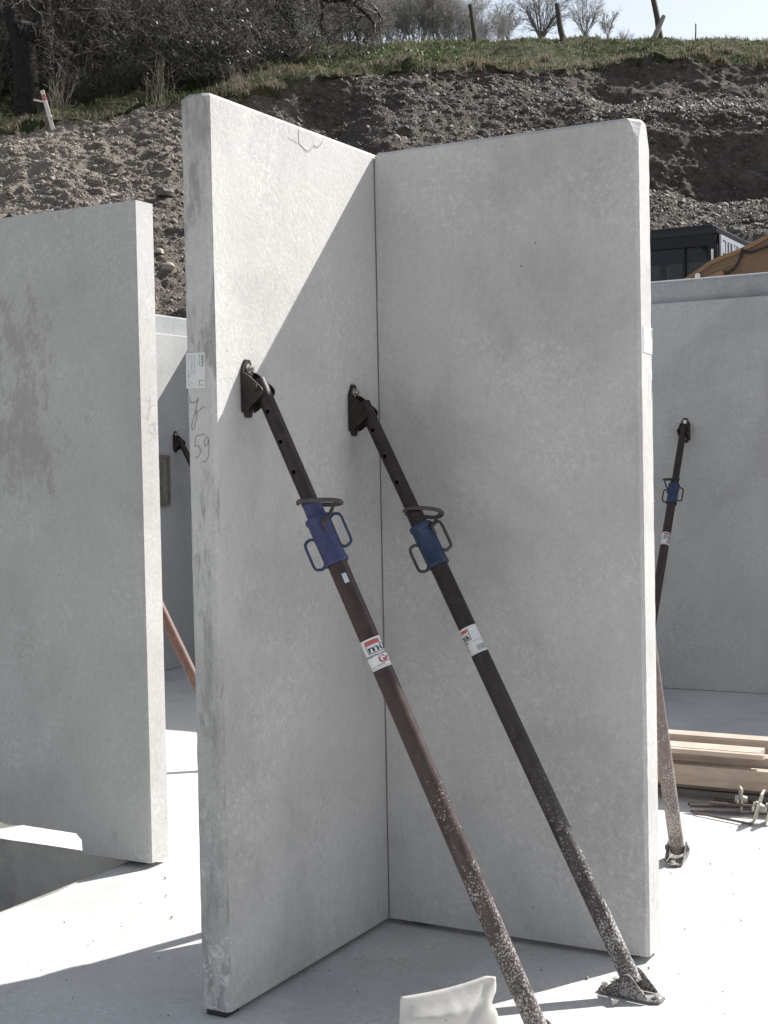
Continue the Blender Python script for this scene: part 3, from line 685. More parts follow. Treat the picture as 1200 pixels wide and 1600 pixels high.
UPR = dict(ns=[8, 6, 5, 4], wig=[0.10, 0.13, 0.16, 0.2], droop=[0.03, 0.03, 0.02, 0], kids=[9, 6, 4], ang=[(18, 42), (20, 50), (25, 60)], ratio=[0.5, 0.5, 0.5], rr=0.5, rmin=0.005, **{'from': [0.2, 0.15, 0.15]})
ARC = dict(ns=[10, 7, 5, 3], wig=[0.16, 0.22, 0.26, 0.3], droop=[-0.05, -0.03, 0.0, 0], kids=[10, 6, 4], ang=[(25, 75), (30, 80), (30, 80)], ratio=[0.45, 0.5, 0.5], rr=0.55, rmin=0.005, **{'from': [0.12, 0.1, 0.1]})
def shrub_mesh(seed, stems, height, rad, pr, spread):
    r = random.Random(seed); segs = []
    for k in range(stems):
        a = r.uniform(0, 6.283); t = r.uniform(0, spread); d = Vector((math.cos(a) * t, math.sin(a) * t, 1)).normalized()
        grow(r, Vector((math.cos(a) * 0.25 * r.random(), math.sin(a) * 0.25 * r.random(), -0.15)), d, height * r.uniform(0.65, 1.05), rad * r.uniform(0.6, 1.1), 0, pr, segs)
    return segs
def shrub_kind(seed, stems, height, rad, pr, spread, leaf=None):
    segs = shrub_mesh(seed, stems, height, rad, pr, spread); me = seg_mesh('branches', segs); lm = None
    if leaf:
        n, lo, hi, zmax = leaf; pts = np.array([s[1][:] for s in segs if s[2] < 0.02 and s[1].z < zmax]); pts = pts[rng.choice(len(pts), n)] + rng.normal(0, 0.05, (n, 3))
        lm = leaf_mesh('foliage', pts, rng.uniform(lo, hi, n))
    return me, lm
KINDS = {
 'upright': [shrub_kind(100 + k, 6, 5.2, 0.042, UPR, 0.35) for k in range(3)],
 'tangled': [shrub_kind(120 + k, 9, 3.6, 0.030, ARC, 0.9, (380, 0.035, 0.075, 1.2)) for k in range(3)],
 'bramble': [shrub_kind(140 + k, 9, 2.0, 0.014, ARC, 1.3, (800, 0.035, 0.07, 3.0)) for k in range(2)],
 'pale': [shrub_kind(160 + k, 12, 2.6, 0.022, UPR, 0.75, (1500, 0.015, 0.035, 9)) for k in range(2)],
}
KM = {'upright': ('bark_dark', None), 'tangled': ('bark_dark', 'leaf_dark'), 'bramble': ('bark_dark', 'leaf_dark'), 'pale': ('bark_pale', 'blossom')}
for k, l in KINDS.items():
    for me, lm in l:
        me.materials.append(M[KM[k][0]])
        if lm: lm.materials.append(M[KM[k][1]])
def plant(kind, name, x, y, scale, label, cat, group, idx=None, zoff=0.0):
    l = KINDS[kind]; me, lm = l[(idx if idx is not None else random.randrange(99)) % len(l)]
    o = bpy.data.objects.new(name, None); COL.objects.link(o); o.location = (x, y, terrain_z(x, y) - 0.08 + zoff)
    o.rotation_euler = (0, 0, random.uniform(0, 6.28)); o.scale = (scale * random.uniform(0.9, 1.15), scale * random.uniform(0.9, 1.15), scale)
    tag(o, label, cat, group)
    c = bpy.data.objects.new('branches', me); COL.objects.link(c); c.parent = o
    if lm: c = bpy.data.objects.new('foliage', lm); COL.objects.link(c); c.parent = o
    return o
def X(px, Y): return (px - 600) / 2223 * Y + 0.16
# the dark thicket on the left above the bank, in rows going back
for Y, step, lo, hi, kinds, sc_ in ((27.6, 60, 110, 300, ('bramble',), 0.6), (28.6, 50, -120, 425, ('tangled', 'upright', 'upright'), 0.85), (31.0, 62, -160, 470, ('tangled', 'upright'), 0.95),
                               (34.0, 60, -180, 440, ('upright', 'tangled'), 1.05), (38.5, 52, -180, 390, ('upright',), 1.15), (44.0, 48, -180, 340, ('upright',), 1.25), (51.0, 42, -160, 310, ('upright',), 1.3)):
    px = lo + random.uniform(0, step)
    while px < hi:
        k = random.choice(kinds); y = Y + random.uniform(-0.8, 0.8); s = sc_ * random.uniform(0.85, 1.2)
        if px > 330: s *= 0.86
        lab = {'upright': ('bare many-stemmed shrub in the dark thicket above the left bank', 'thicket_shrub', 'shrub', 'bare shrubs of the dark thicket'),
               'tangled': ('tangled dark shrub with glossy leaves low down in the thicket on the left', 'tangled_shrub', 'shrub', 'tangled leafy shrubs of the dark thicket'),
               'bramble': ('low dark bramble at the foot of the thicket above the bank', 'bramble_bush', 'bush', 'brambles along the foot of the thicket')}[k]
        plant(k, lab[1], X(px, y), y, s, lab[0], lab[2], lab[3])
        px += step * random.uniform(0.7, 1.3)
# bramble tangle in front of the thicket above the tall panel, pale shrubs on the ridge
for px, Y, s in ((345, 26.8, 1.05), (392, 27.0, 1.05), (432, 27.6, 0.85), (360, 29.0, 1.15), (410, 29.6, 1.05)):
    plant('bramble', 'bramble_bush', X(px, Y), Y, s, 'dense bramble bush above the pointed top of the tall panel', 'bush', 'bramble bushes above the tall panel')
for px, Y, s in ((470, 35.5, 0.75), (496, 36, 0.72), (514, 37, 0.75), (532, 37, 0.72), (552, 38, 0.7), (572, 38, 0.62), (592, 38.5, 0.55)):
    plant('pale', 'pale_shrub', X(px, Y), Y, s, 'pale twiggy shrub behind the thin fence posts left of the sky', 'shrub', 'pale shrubs behind the thin fence posts')
for px, Y, s in ((612, 50, .55), (626, 51, .72), (640, 50, .80), (655, 52, .92), (668, 51, .88), (683, 52, .95), (697, 51, .86), (711, 52, .82), (724, 51, .66), (736, 52, .52), (756, 52, .34), (776, 53, .50), (790, 52, .42), (980, 54, .22)):
    o = plant('pale', 'pale_shrub', X(px, Y), Y, s, 'pale bare shrub on the skyline around the leaning fence post', 'shrub', 'pale shrubs on the skyline'); o.location.z = PZ(px, 80, Y)
# bare trees against the sky
BARE = dict(ns=[7, 7, 6, 4, 3], wig=[0.05, 0.09, 0.13, 0.15, 0.18], droop=[0.02, 0.03, 0.02, 0.0, 0.0], kids=[15, 10, 8, 4], ang=[(35, 68), (25, 55), (25, 55), (25, 55)], ratio=[0.62, 0.52, 0.5, 0.5], rr=0.45, rmin=0.0045, **{'from': [0.15, 0.2, 0.15, 0.15]})
FAN = dict(ns=[8, 6, 5, 4], wig=[0.06, 0.09, 0.12, 0.15], droop=[0.025, 0.03, 0.02, 0], kids=[9, 6, 4], ang=[(18, 40), (20, 45), (25, 50)], ratio=[0.45, 0.5, 0.5], rr=0.5, rmin=0.0045, **{'from': [0.2, 0.15, 0.15]})
def bare_tree(px, py, Y, h, r, seed, label, stems=10, spread=0.8, mat='bark_grey'):
    loc = Vector((X(px, Y), Y, PZ(px, py, Y) - 0.1)); o = empty('bare_tree', loc, label, 'tree', 'bare trees on the skyline'); rb = random.Random(seed)
    mb = MB(); mb.tube([loc + Vector((0, 0, -.1)), loc + Vector((.01, 0, .12)), loc + Vector((0, 0, .3))], [r * 1.25, r, r * .9], 8); mb.build('trunk', M[mat], o)
    segs = []
    for k in range(stems):
        a = 6.283 * k / stems + rb.uniform(-.3, .3); t = spread * (rb.random() ** .6)
        grow(rb, Vector((0, 0, rb.uniform(.1, .3))), Vector((math.cos(a) * t, math.sin(a) * t, 1)).normalized(), h * rb.uniform(.72, 1.0) * (1 - .18 * t), r * rb.uniform(.4, .62), 0, FAN, segs)
    link_mesh('crown', seg_mesh('crown', segs), M[mat], o)
bare_tree(852, 72, 58, 2.05, 0.075, 5, 'bare round-crowned tree on the skyline beside the upright fence post', 13, .95)
bare_tree(800, 74, 60, 1.45, 0.05, 6, 'small bare tree on the skyline left of the round-crowned tree', 9, .7)
bare_tree(920, 70, 60, 1.65, 0.05, 8, 'bare pale tree on the skyline right of the upright fence post', 9, .6, 'bark_pale')
bare_tree(955, 70, 60, 0.95, 0.03, 9, 'smallest bare tree on the skyline, right of the others', 7, .6, 'bark_pale')

# the big trunk at the left, and the old drooping tree
def limb(mb, pts, r): mb.tube(smooth_pts(pts, 5), [r[0] + (r[1] - r[0]) * i / ((len(pts) - 1) * 5) for i in range((len(pts) - 1) * 5 + 1)], 10)
t0 = Vector((X(46, 26.2), 26.2, terrain_z(X(46, 26.2), 26.2) - 0.15))
tr = empty('forked_tree', t0, 'thick dark tree trunk that forks near the top left corner', 'tree')
mb = MB(); limb(mb, [t0, t0 + Vector((0.0, 0, .6)), t0 + Vector((-0.02, 0, 1.2)), t0 + Vector((-.03, 0, 1.45))], (0.25, 0.21)); mb.build('trunk', M['bark_trunk'], tr, smooth=True)
mb = MB(); limb(mb, [t0 + Vector((-.02, 0, 1.3)), t0 + Vector((.18, 0, 1.65)), t0 + Vector((.34, .05, 1.95)), t0 + Vector((.40, .1, 2.6)), t0 + Vector((.5, .1, 4.2))], (0.16, 0.08)); mb.build('limb', M['bark_trunk'], tr, smooth=True)
mb = MB(); limb(mb, [t0 + Vector((-.04, 0, 1.3)), t0 + Vector((-.2, 0, 1.7)), t0 + Vector((-.33, .1, 2.3)), t0 + Vector((-.7, .1, 4.0))], (0.15, 0.07)); mb.build('limb', M['bark_trunk'], tr, smooth=True)
segs = []; rr = random.Random(77)
TW = dict(ns=[8, 7, 5, 4], wig=[0.2, 0.25, 0.28, 0.3], droop=[-0.01, -0.03, -0.02, 0], kids=[7, 6, 4], ang=[(30, 70), (30, 70), (30, 70)], ratio=[0.5, 0.5, 0.5], rr=0.55, rmin=0.006, **{'from': [0.15, 0.15, 0.1]})
for h, dx in ((1.9, .34), (2.5, .4), (3.2, .45), (1.8, -.25), (2.6, -.4), (3.3, -.55)):
    for q in range(2): grow(rr, t0 + Vector((dx, .05, h)) - t0, Vector((rr.uniform(-1, 1), rr.uniform(-1, .4), rr.uniform(-.2, .8))).normalized(), rr.uniform(1.2, 2.2), 0.035, 0, TW, segs)
link_mesh('crown', seg_mesh('crown', segs), M['bark_dark'], tr)
t1 = Vector((X(452, 28.5), 28.5, terrain_z(X(452, 28.5), 28.5) - 0.15))
ot = empty('fruit_tree', t1, 'old fruit tree whose twisted dark boughs hang down left of the sky', 'tree')
mb = MB(); limb(mb, [t1, t1 + Vector((.05, 0, .8)), t1 + Vector((-.08, 0, 1.5)), t1 + Vector((-.02, 0, 2.4))], (0.17, 0.13)); mb.build('trunk', M['bark_trunk'], ot, smooth=True)
def zpy(py): return PZ(500, py, 28.5)
for pts, r in (([(446, 10), (485, -8), (515, 4), (545, 14), (570, 22), (588, 48)], (.085, .02)), ([(446, 6), (470, -16), (520, -18), (560, -4), (585, 12), (600, 44)], (.075, .018)),
               ([(444, 16), (425, 22), (400, 34), (370, 30), (340, 46)], (.08, .02)), ([(446, 0), (410, -12), (370, 2), (335, 14)], (.07, .02)), ([(500, -2), (508, 20), (505, 45), (512, 62)], (.03, .012)), ([(545, 14), (553, 36), (556, 60), (566, 78)], (.028, .01))):
    P3 = [Vector((X(a, 28.5), 28.5 + random.uniform(-.25, .25), zpy(c))) for a, c in pts]; mb = MB(); limb(mb, P3, r); mb.build('bough', M['bark_trunk'], ot, smooth=True)
    sm = smooth_pts(P3, 4)
    if pts[0][0] == 446 and pts[1][0] == 485: segs = []
    for p in sm[3:]:
        for q in range(1): grow(rr, Vector(p) - t1, Vector((rr.uniform(-.8, .9), rr.uniform(-.7, .7), rr.uniform(-1.0, .35))).normalized(), rr.uniform(.35, .95), r[1] * 1.1, 1, TW, segs)
link_mesh('crown', seg_mesh('crown', segs), M['bark_dark'], ot)
# dry stalks standing at the edge of the thicket
M['straw'] = island('dry straw stalks', [(0.26, 0.22, 0.165), (0.42, 0.37, 0.29), (0.33, 0.28, 0.22)], 0.85, 0.2)
STK = dict(ns=[5, 3], wig=[0.05, 0.12], droop=[0, -0.04], kids=[2], ang=[(15, 45)], ratio=[0.35], rr=0.6, rmin=0.004, **{'from': [0.3]})
for px, Y, h, lab in ((250, 25.4, 0.75, 'tall clump of dry straw stalks at the edge of the thicket by the tall panel'), (93, 25.2, 0.8, 'clump of dry stalks just right of the white stake'), (372, 24.9, 0.35, 'dry grass clump at the brow just right of the pointed panel top')):
    p = Vector((X(px, Y), Y, terrain_z(X(px, Y), Y) - .05)); segs = []
    for k in range(30): grow(rr, Vector((rr.gauss(0, .10), rr.gauss(0, .12), 0)), Vector((rr.gauss(0, .13), rr.gauss(0, .13), 1)).normalized(), h * rr.uniform(.4, 1.1), .0055, 0, STK, segs)
    tag(link_mesh('dry_stalks', seg_mesh('dry_stalks', segs), M['straw'], origin=p), lab, 'dry plant', kind='stuff')

M['weed'] = island('fresh green weed leaves', [(0.05, 0.075, 0.025), (0.08, 0.115, 0.04), (0.12, 0.165, 0.065)], 0.6, 0.25)
cs = [(rng.uniform(560, 720), rng.uniform(27.4, 30.6)) for k in range(26)] + [(rng.uniform(150, 300), rng.uniform(24.8, 25.6)) for k in range(3)]
pts = []
for px, Y in cs:
    x = X(px, Y); z = terrain_z(x, Y); k = rng.integers(14, 34); pts.append(np.stack([x + rng.normal(0, .11, k), Y + rng.normal(0, .11, k), z + 0.04 + np.abs(rng.normal(0, .075, k))], -1))
pts = np.concatenate(pts); me = leaf_mesh('green_weeds', pts, rng.uniform(.035, .075, len(pts)))
tag(link_mesh('green_weeds', me, M['weed']), 'fresh green weeds growing in the turf above the bank', 'weeds', kind='stuff')

# ------------------------------------------------------------------ fence posts on the ridge
M['post'] = simple('weathered grey brown post', (0.075, 0.064, 0.055), 0.9, 0, 0.4, 25, 0.8)
M['post_pale'] = simple('weathered pale post', (0.24, 0.22, 0.195), 0.9, 0, 0.3, 25, 0.8)
def post(name, p0, p1, r, label, mat='post', bend=0.0, brace=None):
    p0, p1 = Vector(p0), Vector(p1); p0.z -= 0.15; mb = MB(); n = 7; d = p1 - p0
    pts = [p0 + d * i / n + Vector((bend * math.sin(math.pi * i / n) + random.gauss(0, r * .15), 0, 0)) for i in range(n + 1)]
    mb.tube(pts, [r * (1.05 - 0.25 * i / n) for i in range(n + 1)], 8)
    o = empty(name, p0, label, 'fence post', 'fence posts on the ridge'); mb.build('post', M[mat], o, smooth=True)
    if brace:
        mb = MB(); a, b2, br = brace; mb.tube([Vector(a), (Vector(a) + Vector(b2)) / 2, Vector(b2)], [br, br * 1.05, br * .8], 6); mb.build('brace', M['post_pale'], o)
post('fence_post', (2.30, 32.4, terrain_z(2.30, 32.4)), (2.16, 32.4, 12.02), 0.062, 'dark fence post leaning left on the skyline between pale shrubs', bend=0.012)
post('fence_post', (4.28, 32.6, terrain_z(4.28, 32.6)), (4.15, 32.6, 12.06), 0.072, 'thick upright dark fence post in front of the round-crowned bare tree', bend=0.008)
post('fence_post', (6.48, 32.6, terrain_z(6.48, 32.6)), (6.22, 32.6, 12.6), 0.070, 'tall bent fence post with a pale brace, right part of the ridge', bend=0.05,
     brace=((6.22, 32.3, 11.02), (6.56, 32.55, 11.72), 0.062))
post('fence_post', (0.17, 33.5, terrain_z(0.17, 33.5) + .0), (0.12, 33.5, 12.3), 0.034, 'thin pale fence post at the left end of the open sky', 'post_pale')
post('fence_post', (-1.70, 33.5, terrain_z(-1.70, 33.5)), (-1.82, 33.5, 12.05), 0.05, 'short dark fence post in front of the pale shrubs below the drooping boughs')
post('fence_post', (7.55, 33.8, terrain_z(7.55, 33.8)), (7.56, 33.8, terrain_z(7.55, 33.8) + .42), 0.018, 'short thin stick post at the right end of the skyline')
# marking stake at the brow on the left
M['stake'] = simple('white painted lath', (0.66, 0.63, 0.60), 0.7, 0, 0.15, 30); M['stake_red'] = simple('red sprayed lath', (0.50, 0.17, 0.16), 0.7, 0, 0.35, 40)
s0 = Vector((-5.36, 23.95, terrain_z(-5.36, 23.95) - 0.12)); s1 = s0 + Vector((-0.19, -0.05, 0.78)); so = empty('survey_stake', s0, 'white survey stake with a reddish top and a short crosspiece at the brow', 'stake')
e = (s1 - s0).normalized(); sx = e.cross(Vector((0, 1, 0))).normalized(); sy = sx.cross(e)
MB().box((s0 + s1) / 2, (sx, sy, e), (.032, .012, (s1 - s0).length / 2)).build('lath', M['stake'], so)
MB().box(s1 - e * .12, (sx, sy, e), (.0335, .0135, .05)).build('red_band', M['stake_red'], so)
MB().box(s1 - e * .20 + Vector((-.085, -.03, .015)), (Vector((-.97, 0, .2)).normalized(), Vector((0, 1, 0)), Vector((.2, 0, .97)).normalized()), (.105, .008, .014)).build('crosspiece', M['stake'], so)

# ------------------------------------------------------------------ precast wall panels
GAP = 0.016; TOP = 2.768
def panel(name, u0, u1, v0, v1, mat, label, cut=0.011, chip=0.0022, seed=0, z0=GAP, z1=TOP, big=(), group='precast concrete wall panels', tight=False, round_top=0.0):
    """upright slab with chamfered, slightly chipped arrises; big: (corner, z, size) broken spots"""
    zs = [z0] + list(np.arange(z0 + .02, z1 - .03 - round_top, .018)) + [z1 - cut, z1]
    ins = {}
    if round_top:
        zs = zs[:-2]
        for k in range(9):
            a = math.pi / 2 * k / 8 * .97; ins[len(zs)] = round_top * (1 - math.cos(a)); zs.append(z1 - round_top + round_top * math.sin(a))
    c = cut; lp = [(u0 + c, v0), (u1 - c, v0), (u1, v0 + c), (u1, v1 - c), (u1 - c, v1), (u0 + c, v1), (u0, v1 - c), (u0, v0 + c)]
    if tight: lp[5] = (u0 + .0022, v1); lp[6] = (u0, v1 - .0022)
    slide = [(1, 0), (1, 0), (0, 1), (0, 1), (1, 0), (1, 0), (0, 1), (0, 1)]; inw = [1, -1, 1, -1, -1, 1, -1, 1]
    org = W((u0 + u1) / 2, (v0 + v1) / 2, 0); b = MB(); rings = []
    for zi, z in enumerate(zs):
        ring = []; top = zi == len(zs) - 1
        for k, (u, v) in enumerate(lp):
            n = noise.noise(Vector((k * 7.1 + seed, z * 23, 0))) * chip + max(0, noise.noise(Vector((k * 3.7 + seed, z * 9, 4))) - .35) * chip * 7
            for (kk, bz, bs) in big:
                if kk == k // 2: n += bs * max(0, 1 - abs(z - bz) / (bs * 2.5))
            n = max(-c * .6, n)
            if tight and k in (5, 6): n *= .3
            uu, vv = u + slide[k][0] * inw[k] * n, v + slide[k][1] * inw[k] * n
            if zi in ins: vv += (1 if v < (v0 + v1) / 2 else -1) * ins[zi] * .96
            elif top: uu += (1 if u < (u0 + u1) / 2 else -1) * c * .8; vv += (1 if v < (v0 + v1) / 2 else -1) * c * .8
            ring.append(W(uu, vv, z))
        rings.append(ring)
    vs = [p for r in rings for p in r]; m = len(rings); fs = []
    for i in range(m - 1): fs += [(i * 8 + k, i * 8 + (k + 1) % 8, i * 8 + 8 + (k + 1) % 8, i * 8 + 8 + k) for k in range(8)]
    fs += [tuple(range(8))[::-1], tuple(range((m - 1) * 8, m * 8))]
    b.add(vs, fs); o = b.build(name, mat, origin=org); tag(o, label, 'wall panel', group); return o
TH = 0.122
PA = panel('concrete_wall_panel', -0.105, 0.0, -0.235, 1.002, M['panel_rough'], 'tall panel whose dark narrow end carries a white sticker and the number 59', seed=1, chip=.0018, big=((2, 2.76, .012),))
PA.data.materials.append(M['panel_end'])
for p_ in PA.data.polygons:
    if p_.normal.dot(AV) > 0.6 and len(p_.vertices) == 4: p_.material_index = 1
PB = panel('concrete_wall_panel', 0.004, 0.978, -0.126, 0.0, M['panel'], 'wide shaded panel to the right of the inner corner, with a bright sunlit end', seed=5, chip=.0034, tight=True, big=((1, 2.76, .03), (2, 2.765, .02)))
PF = panel('concrete_wall_panel', -3.28, -3.16, -2.24, -.342, M['panel_old'], 'return panel standing behind the notched left panel', seed=31)
# left panel, with a notch under its far end
def panel_c():
    u0, u1, v0, v1 = -3.7, -1.238, -0.333, -0.203; un, zn = -1.61, 0.105
    poly = [(u1, GAP), (u1, TOP), (u0, TOP), (u0, zn + .02), (un - .03, zn - .005), (un, zn - .03), (un + .004, GAP)]
    bm = bmesh.new(); org = W((u0 + u1) / 2, (v0 + v1) / 2, 0)
    vs = [bm.verts.new(W(u, v1, z) - org) for u, z in poly]; f = bm.faces.new(vs)
    ex = bmesh.ops.extrude_face_region(bm, geom=[f]); nv = [x for x in ex['geom'] if isinstance(x, bmesh.types.BMVert)]
    bmesh.ops.translate(bm, verts=nv, vec=-AV * (v1 - v0)); bmesh.ops.recalc_face_normals(bm, faces=bm.faces)
    bmesh.ops.bevel(bm, geom=[e for e in bm.edges if e.calc_length() > .5], offset=.009, segments=1, affect='EDGES', clamp_overlap=True)
    me = bpy.data.meshes.new('concrete_wall_panel'); bm.to_mesh(me); bm.free()
    o = link_mesh('concrete_wall_panel', me, M['panel_old'], origin=org); o.data.materials.append(M['panel'])
    for p_ in o.data.polygons:
        if p_.normal.dot(BU) > .9 and p_.center.dot(BU) > 1.0: p_.material_index = 1  # sunlit end gets the paler concrete, extra brightness put into its colour
    tag(o, 'damp-stained panel at the left edge with a notch in its foot and the number 58', 'wall panel', 'precast concrete wall panels'); return o
PC = panel_c()
VE, UD = -5.55, -4.80
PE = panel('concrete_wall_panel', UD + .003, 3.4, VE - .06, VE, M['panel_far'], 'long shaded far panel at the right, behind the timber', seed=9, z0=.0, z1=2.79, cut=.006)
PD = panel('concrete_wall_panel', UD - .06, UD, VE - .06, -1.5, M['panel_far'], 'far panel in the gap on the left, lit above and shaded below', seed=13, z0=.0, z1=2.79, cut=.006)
OE = panel('outer_wall_leaf', UD - .058, 3.4, VE - .20, VE - .064, M['outer_leaf'], 'rough outer concrete leaf with a rounded top above the far right panel', seed=19, z0=0, z1=2.966, cut=.006, round_top=.05, group='outer leaves of the far walls')
OD = panel('outer_wall_leaf', UD - .20, UD - .064, VE - .20, -1.5, M['outer_leaf'], 'rough sunlit outer concrete leaf rising above the far left panel', seed=23, z0=0, z1=2.955, cut=.012, group='outer leaves of the far walls')
# recess frame on the far left panel
rp = W(UD, -4.99, 1.572); mb = MB(); fr = (AV, Z, BU)
for dv, dz, hv, hz in ((-.052, 0, .012, .21), (.052, 0, .012, .21), (0, .20, .041, .012), (0, -.20, .041, .012)): mb.box(rp + AV * dv + Z * dz + BU * .012, fr, (hv, hz, .014))
M['frame'] = simple('grubby box frame', (0.17, 0.15, 0.125), 0.85, 0, 0.35, 40, 0.4); M['frame_in'] = simple('grey box infill', (0.20, 0.19, 0.175), 0.8, 0, 0.3, 30)
o = mb.build('recess_frame', M['frame'], PD); MB().box(rp + BU * .004, fr, (.040, .188, .005)).build('recess_panel', M['frame_in'], PD)
# plastic shims the panels stand on
for (u, v, hu, hv, lab) in ((-0.052, .962, .036, .035, 'black shim under the near end of the panel with the number 59'), (.88, -.075, .05, .03, 'black shim under the outer end of the wide shaded panel'),
                            (.12, -.075, .05, .03, 'black shim under the wide shaded panel near the inner corner'), (-1.36, -.275, .06, .03, 'black shim under the foot of the notched left panel')):
    MB().box(W(u, v, .0065), (BU, AV, Z), (hu, hv, .0093)).build('shim', M['dark'], origin=W(u, v, 0), bevel=.002); tag([x for x in COL.objects if x.name.startswith('shim') and 'label' not in x][0], lab, 'shim', 'shims under the panels')

# ---- prints, pencil marks, crack
def put(parent, name, vf, o, ax, ay, nrm, mat, lift):
    vs, fs = vf; o, ax, ay, nrm = Vector(o), Vector(ax), Vector(ay), Vector(nrm)
    b = MB(); b.add([o + ax * x + ay * y + nrm * lift for x, y in vs], fs); return b.build(name, mat, parent)
def join2(*l):
    V = []; F = []
    for vs, fs in l: n = len(V); V += list(vs); F += [tuple(i + n for i in f) for f in fs]
    return V, F
def moved(vf, dx, dy): return [(x + dx, y + dy) for x, y in vf[0]], vf[1]
# sticker on the end of panel A: 78 mm x 105 mm, its print turned a quarter
EA = W(-0.105, 1.002, 0)
def sticker(parent, o, ax, ay, nrm, w, h, tilt):
    """o: lower left corner; text runs downwards, its head to the right"""
    ax, ay = Vector(ax), Vector(ay); a2 = ax * math.cos(tilt) + ay * math.sin(tilt); y2 = ay * math.cos(tilt) - ax * math.sin(tilt)
    o = Vector(o); c = o + a2 * w / 2 + y2 * h / 2 + Vector(nrm) * .0012
    st = MB().box(c, (a2, y2, nrm), (w / 2, h / 2, .0004)).build('sticker', M['paper'], parent)
    tx, ty = -y2, a2; org = o + y2 * h                                             # text space: x down, y to the right
    k = h / .108
    P_ = lambda vf, mat: put(st, 'print', vf, org, tx, ty, nrm, M[mat], .0019)
    P_(moved(text_tris('IBERA', .0125 * k, shear=.25, bold=.03, spacing=1.16), .006 * k, w - .0135 * k), 'green_ink')
    P_(moved(text_tris('BETON', .0062 * k, bold=.03, spacing=2.0), .006 * k, w - .0225 * k), 'ink')
    P_(join2(moved(text_tris('Element', .0055 * k), .007 * k, .030 * k), moved(text_tris('Auftrag', .0055 * k), .007 * k, .020 * k), moved(text_tris('Gewicht', .0055 * k), .007 * k, .010 * k),
             rect2(.028 * k, .0315 * k, .066 * k, .0328 * k, 1)), 'grey_ink')
    P_(join2(moved(text_tris('Winkel 275', .0082 * k), .028 * k, .019 * k), moved(text_tris('59', .0082 * k), .088 * k, .019 * k), moved(text_tris('L 100', .009 * k, bold=.02), .055 * k, .008 * k), moved(text_tris('Nr 59', .007 * k), .083 * k, .008 * k)), 'grey_ink')
    x0, x1, y0, y1, t = .084 * k, .100 * k, w - .022 * k, w - .004 * k, .0016 * k
    P_(join2(rect2(x0, y0, x1, y0 + t, 1), rect2(x0, y0, x0 + t, y1, 1), rect2(x1 - t, y0, x1, y1, 1)), 'green_ink')
    return st
sticker(PA, W(-0.103, 1.002, 1.897), BU, Z, AV, .070, .106, -.02)
sticker(PB, W(.978, -.026, 2.008), -AV, Z, BU, .092, .086, -.03)
def scribble(parent, o, ax, ay, nrm, strokes, w):
    put(parent, 'pencil_marks', join2(*[ribbon2(smooth_pts(s, 6), w) for s in strokes]), o, ax, ay, nrm, M['pencil'], .0012)
S7 = [[(.030, .125), (.033, .112), (.045, .108), (.056, .113), (.062, .122)], [(.062, .122), (.055, .095), (.040, .055), (.036, .035), (.042, .028), (.050, .045), (.056, .075), (.053, .09)], [(.050, .075), (.070, .088), (.086, .096)]]
S5 = [[(.050, .006), (.046, -.022), (.058, -.020), (.066, -.035), (.060, -.052), (.046, -.056)], [(.050, .006), (.060, .010), (.084, .013)]]
S9 = [[(.094, .006), (.086, .000), (.080, -.012), (.084, -.022), (.093, -.016), (.096, .0), (.097, -.030), (.094, -.055), (.084, -.068), (.072, -.068)]]
scribble(PA, W(-0.123, 1.002, 1.745), BU, Z, AV, S7 + S5 + S9, .0019)
S8 = [[(.080, .0), (.074, .012), (.082, .022), (.092, .016), (.086, -.002), (.076, -.022), (.080, -.046), (.092, -.044), (.094, -.024), (.084, -.006), (.080, 0)]]
scribble(PC, W(-1.238, -.215, 1.835), -AV, Z, BU, S7 + S5 + S8, .0011)
scribble(PB, W(.978, -.02, 1.87), -AV, Z, BU, [[(.05, .09), (.06, .05), (.05, .0), (.045, -.04)], [(.08, .07), (.09, .02), (.07, -.05), (.06, -.08)], [(.10, .05), (.085, .0), (.12, -.01)]], .0012)
# crack and loose flake at the top of panel A (sunlit side)
crk = [(.565, 2.715), (.53, 2.712), (.503, 2.706), (.47, 2.694), (.452, 2.690), (.430, 2.700), (.41, 2.716), (.398, 2.713), (.375, 2.722), (.352, 2.742), (.350, 2.762)]
put(PA, 'crack', join2(ribbon2(crk, .0017), ribbon2([(.503, 2.706), (.505, 2.735), (.503, 2.762)], .0006), ribbon2([(.409, 2.716), (.411, 2.74), (.410, 2.762)], .0006)), W(0, 0, 0), AV, Z, BU, M['crack'], .0018)
fl = [(.352, 2.745), (.375, 2.726), (.398, 2.717), (.41, 2.720), (.430, 2.704), (.452, 2.694), (.470, 2.698), (.500, 2.709), (.502, 2.755), (.352, 2.755)]
MB().prism(fl, W(0, 0, 0) + BU * .0004, AV, Z, BU, .0022).build('loose_flake', M['panel_rough'], PA, bevel=.0005)
# joint between the two panels
MB().box(W(.0022, -.0020, (TOP + GAP) / 2), (BU, AV, Z), (.0020, .0012, (TOP - GAP) / 2 - .02)).build('joint_seal', M['crack'], PB)

# pipe stub beyond the notch
po = W(-2.32, -.62, 0); mb = MB(); mb.lathe(po, Z, [(0, .11), (.16, .11), (.175, .105), (.175, .08), (0, .08)], 32); o = mb.build('concrete_pipe', M['pipe'], origin=po, smooth=True)
tag(o, 'short pale concrete pipe end standing behind the notch of the left panel', 'pipe')

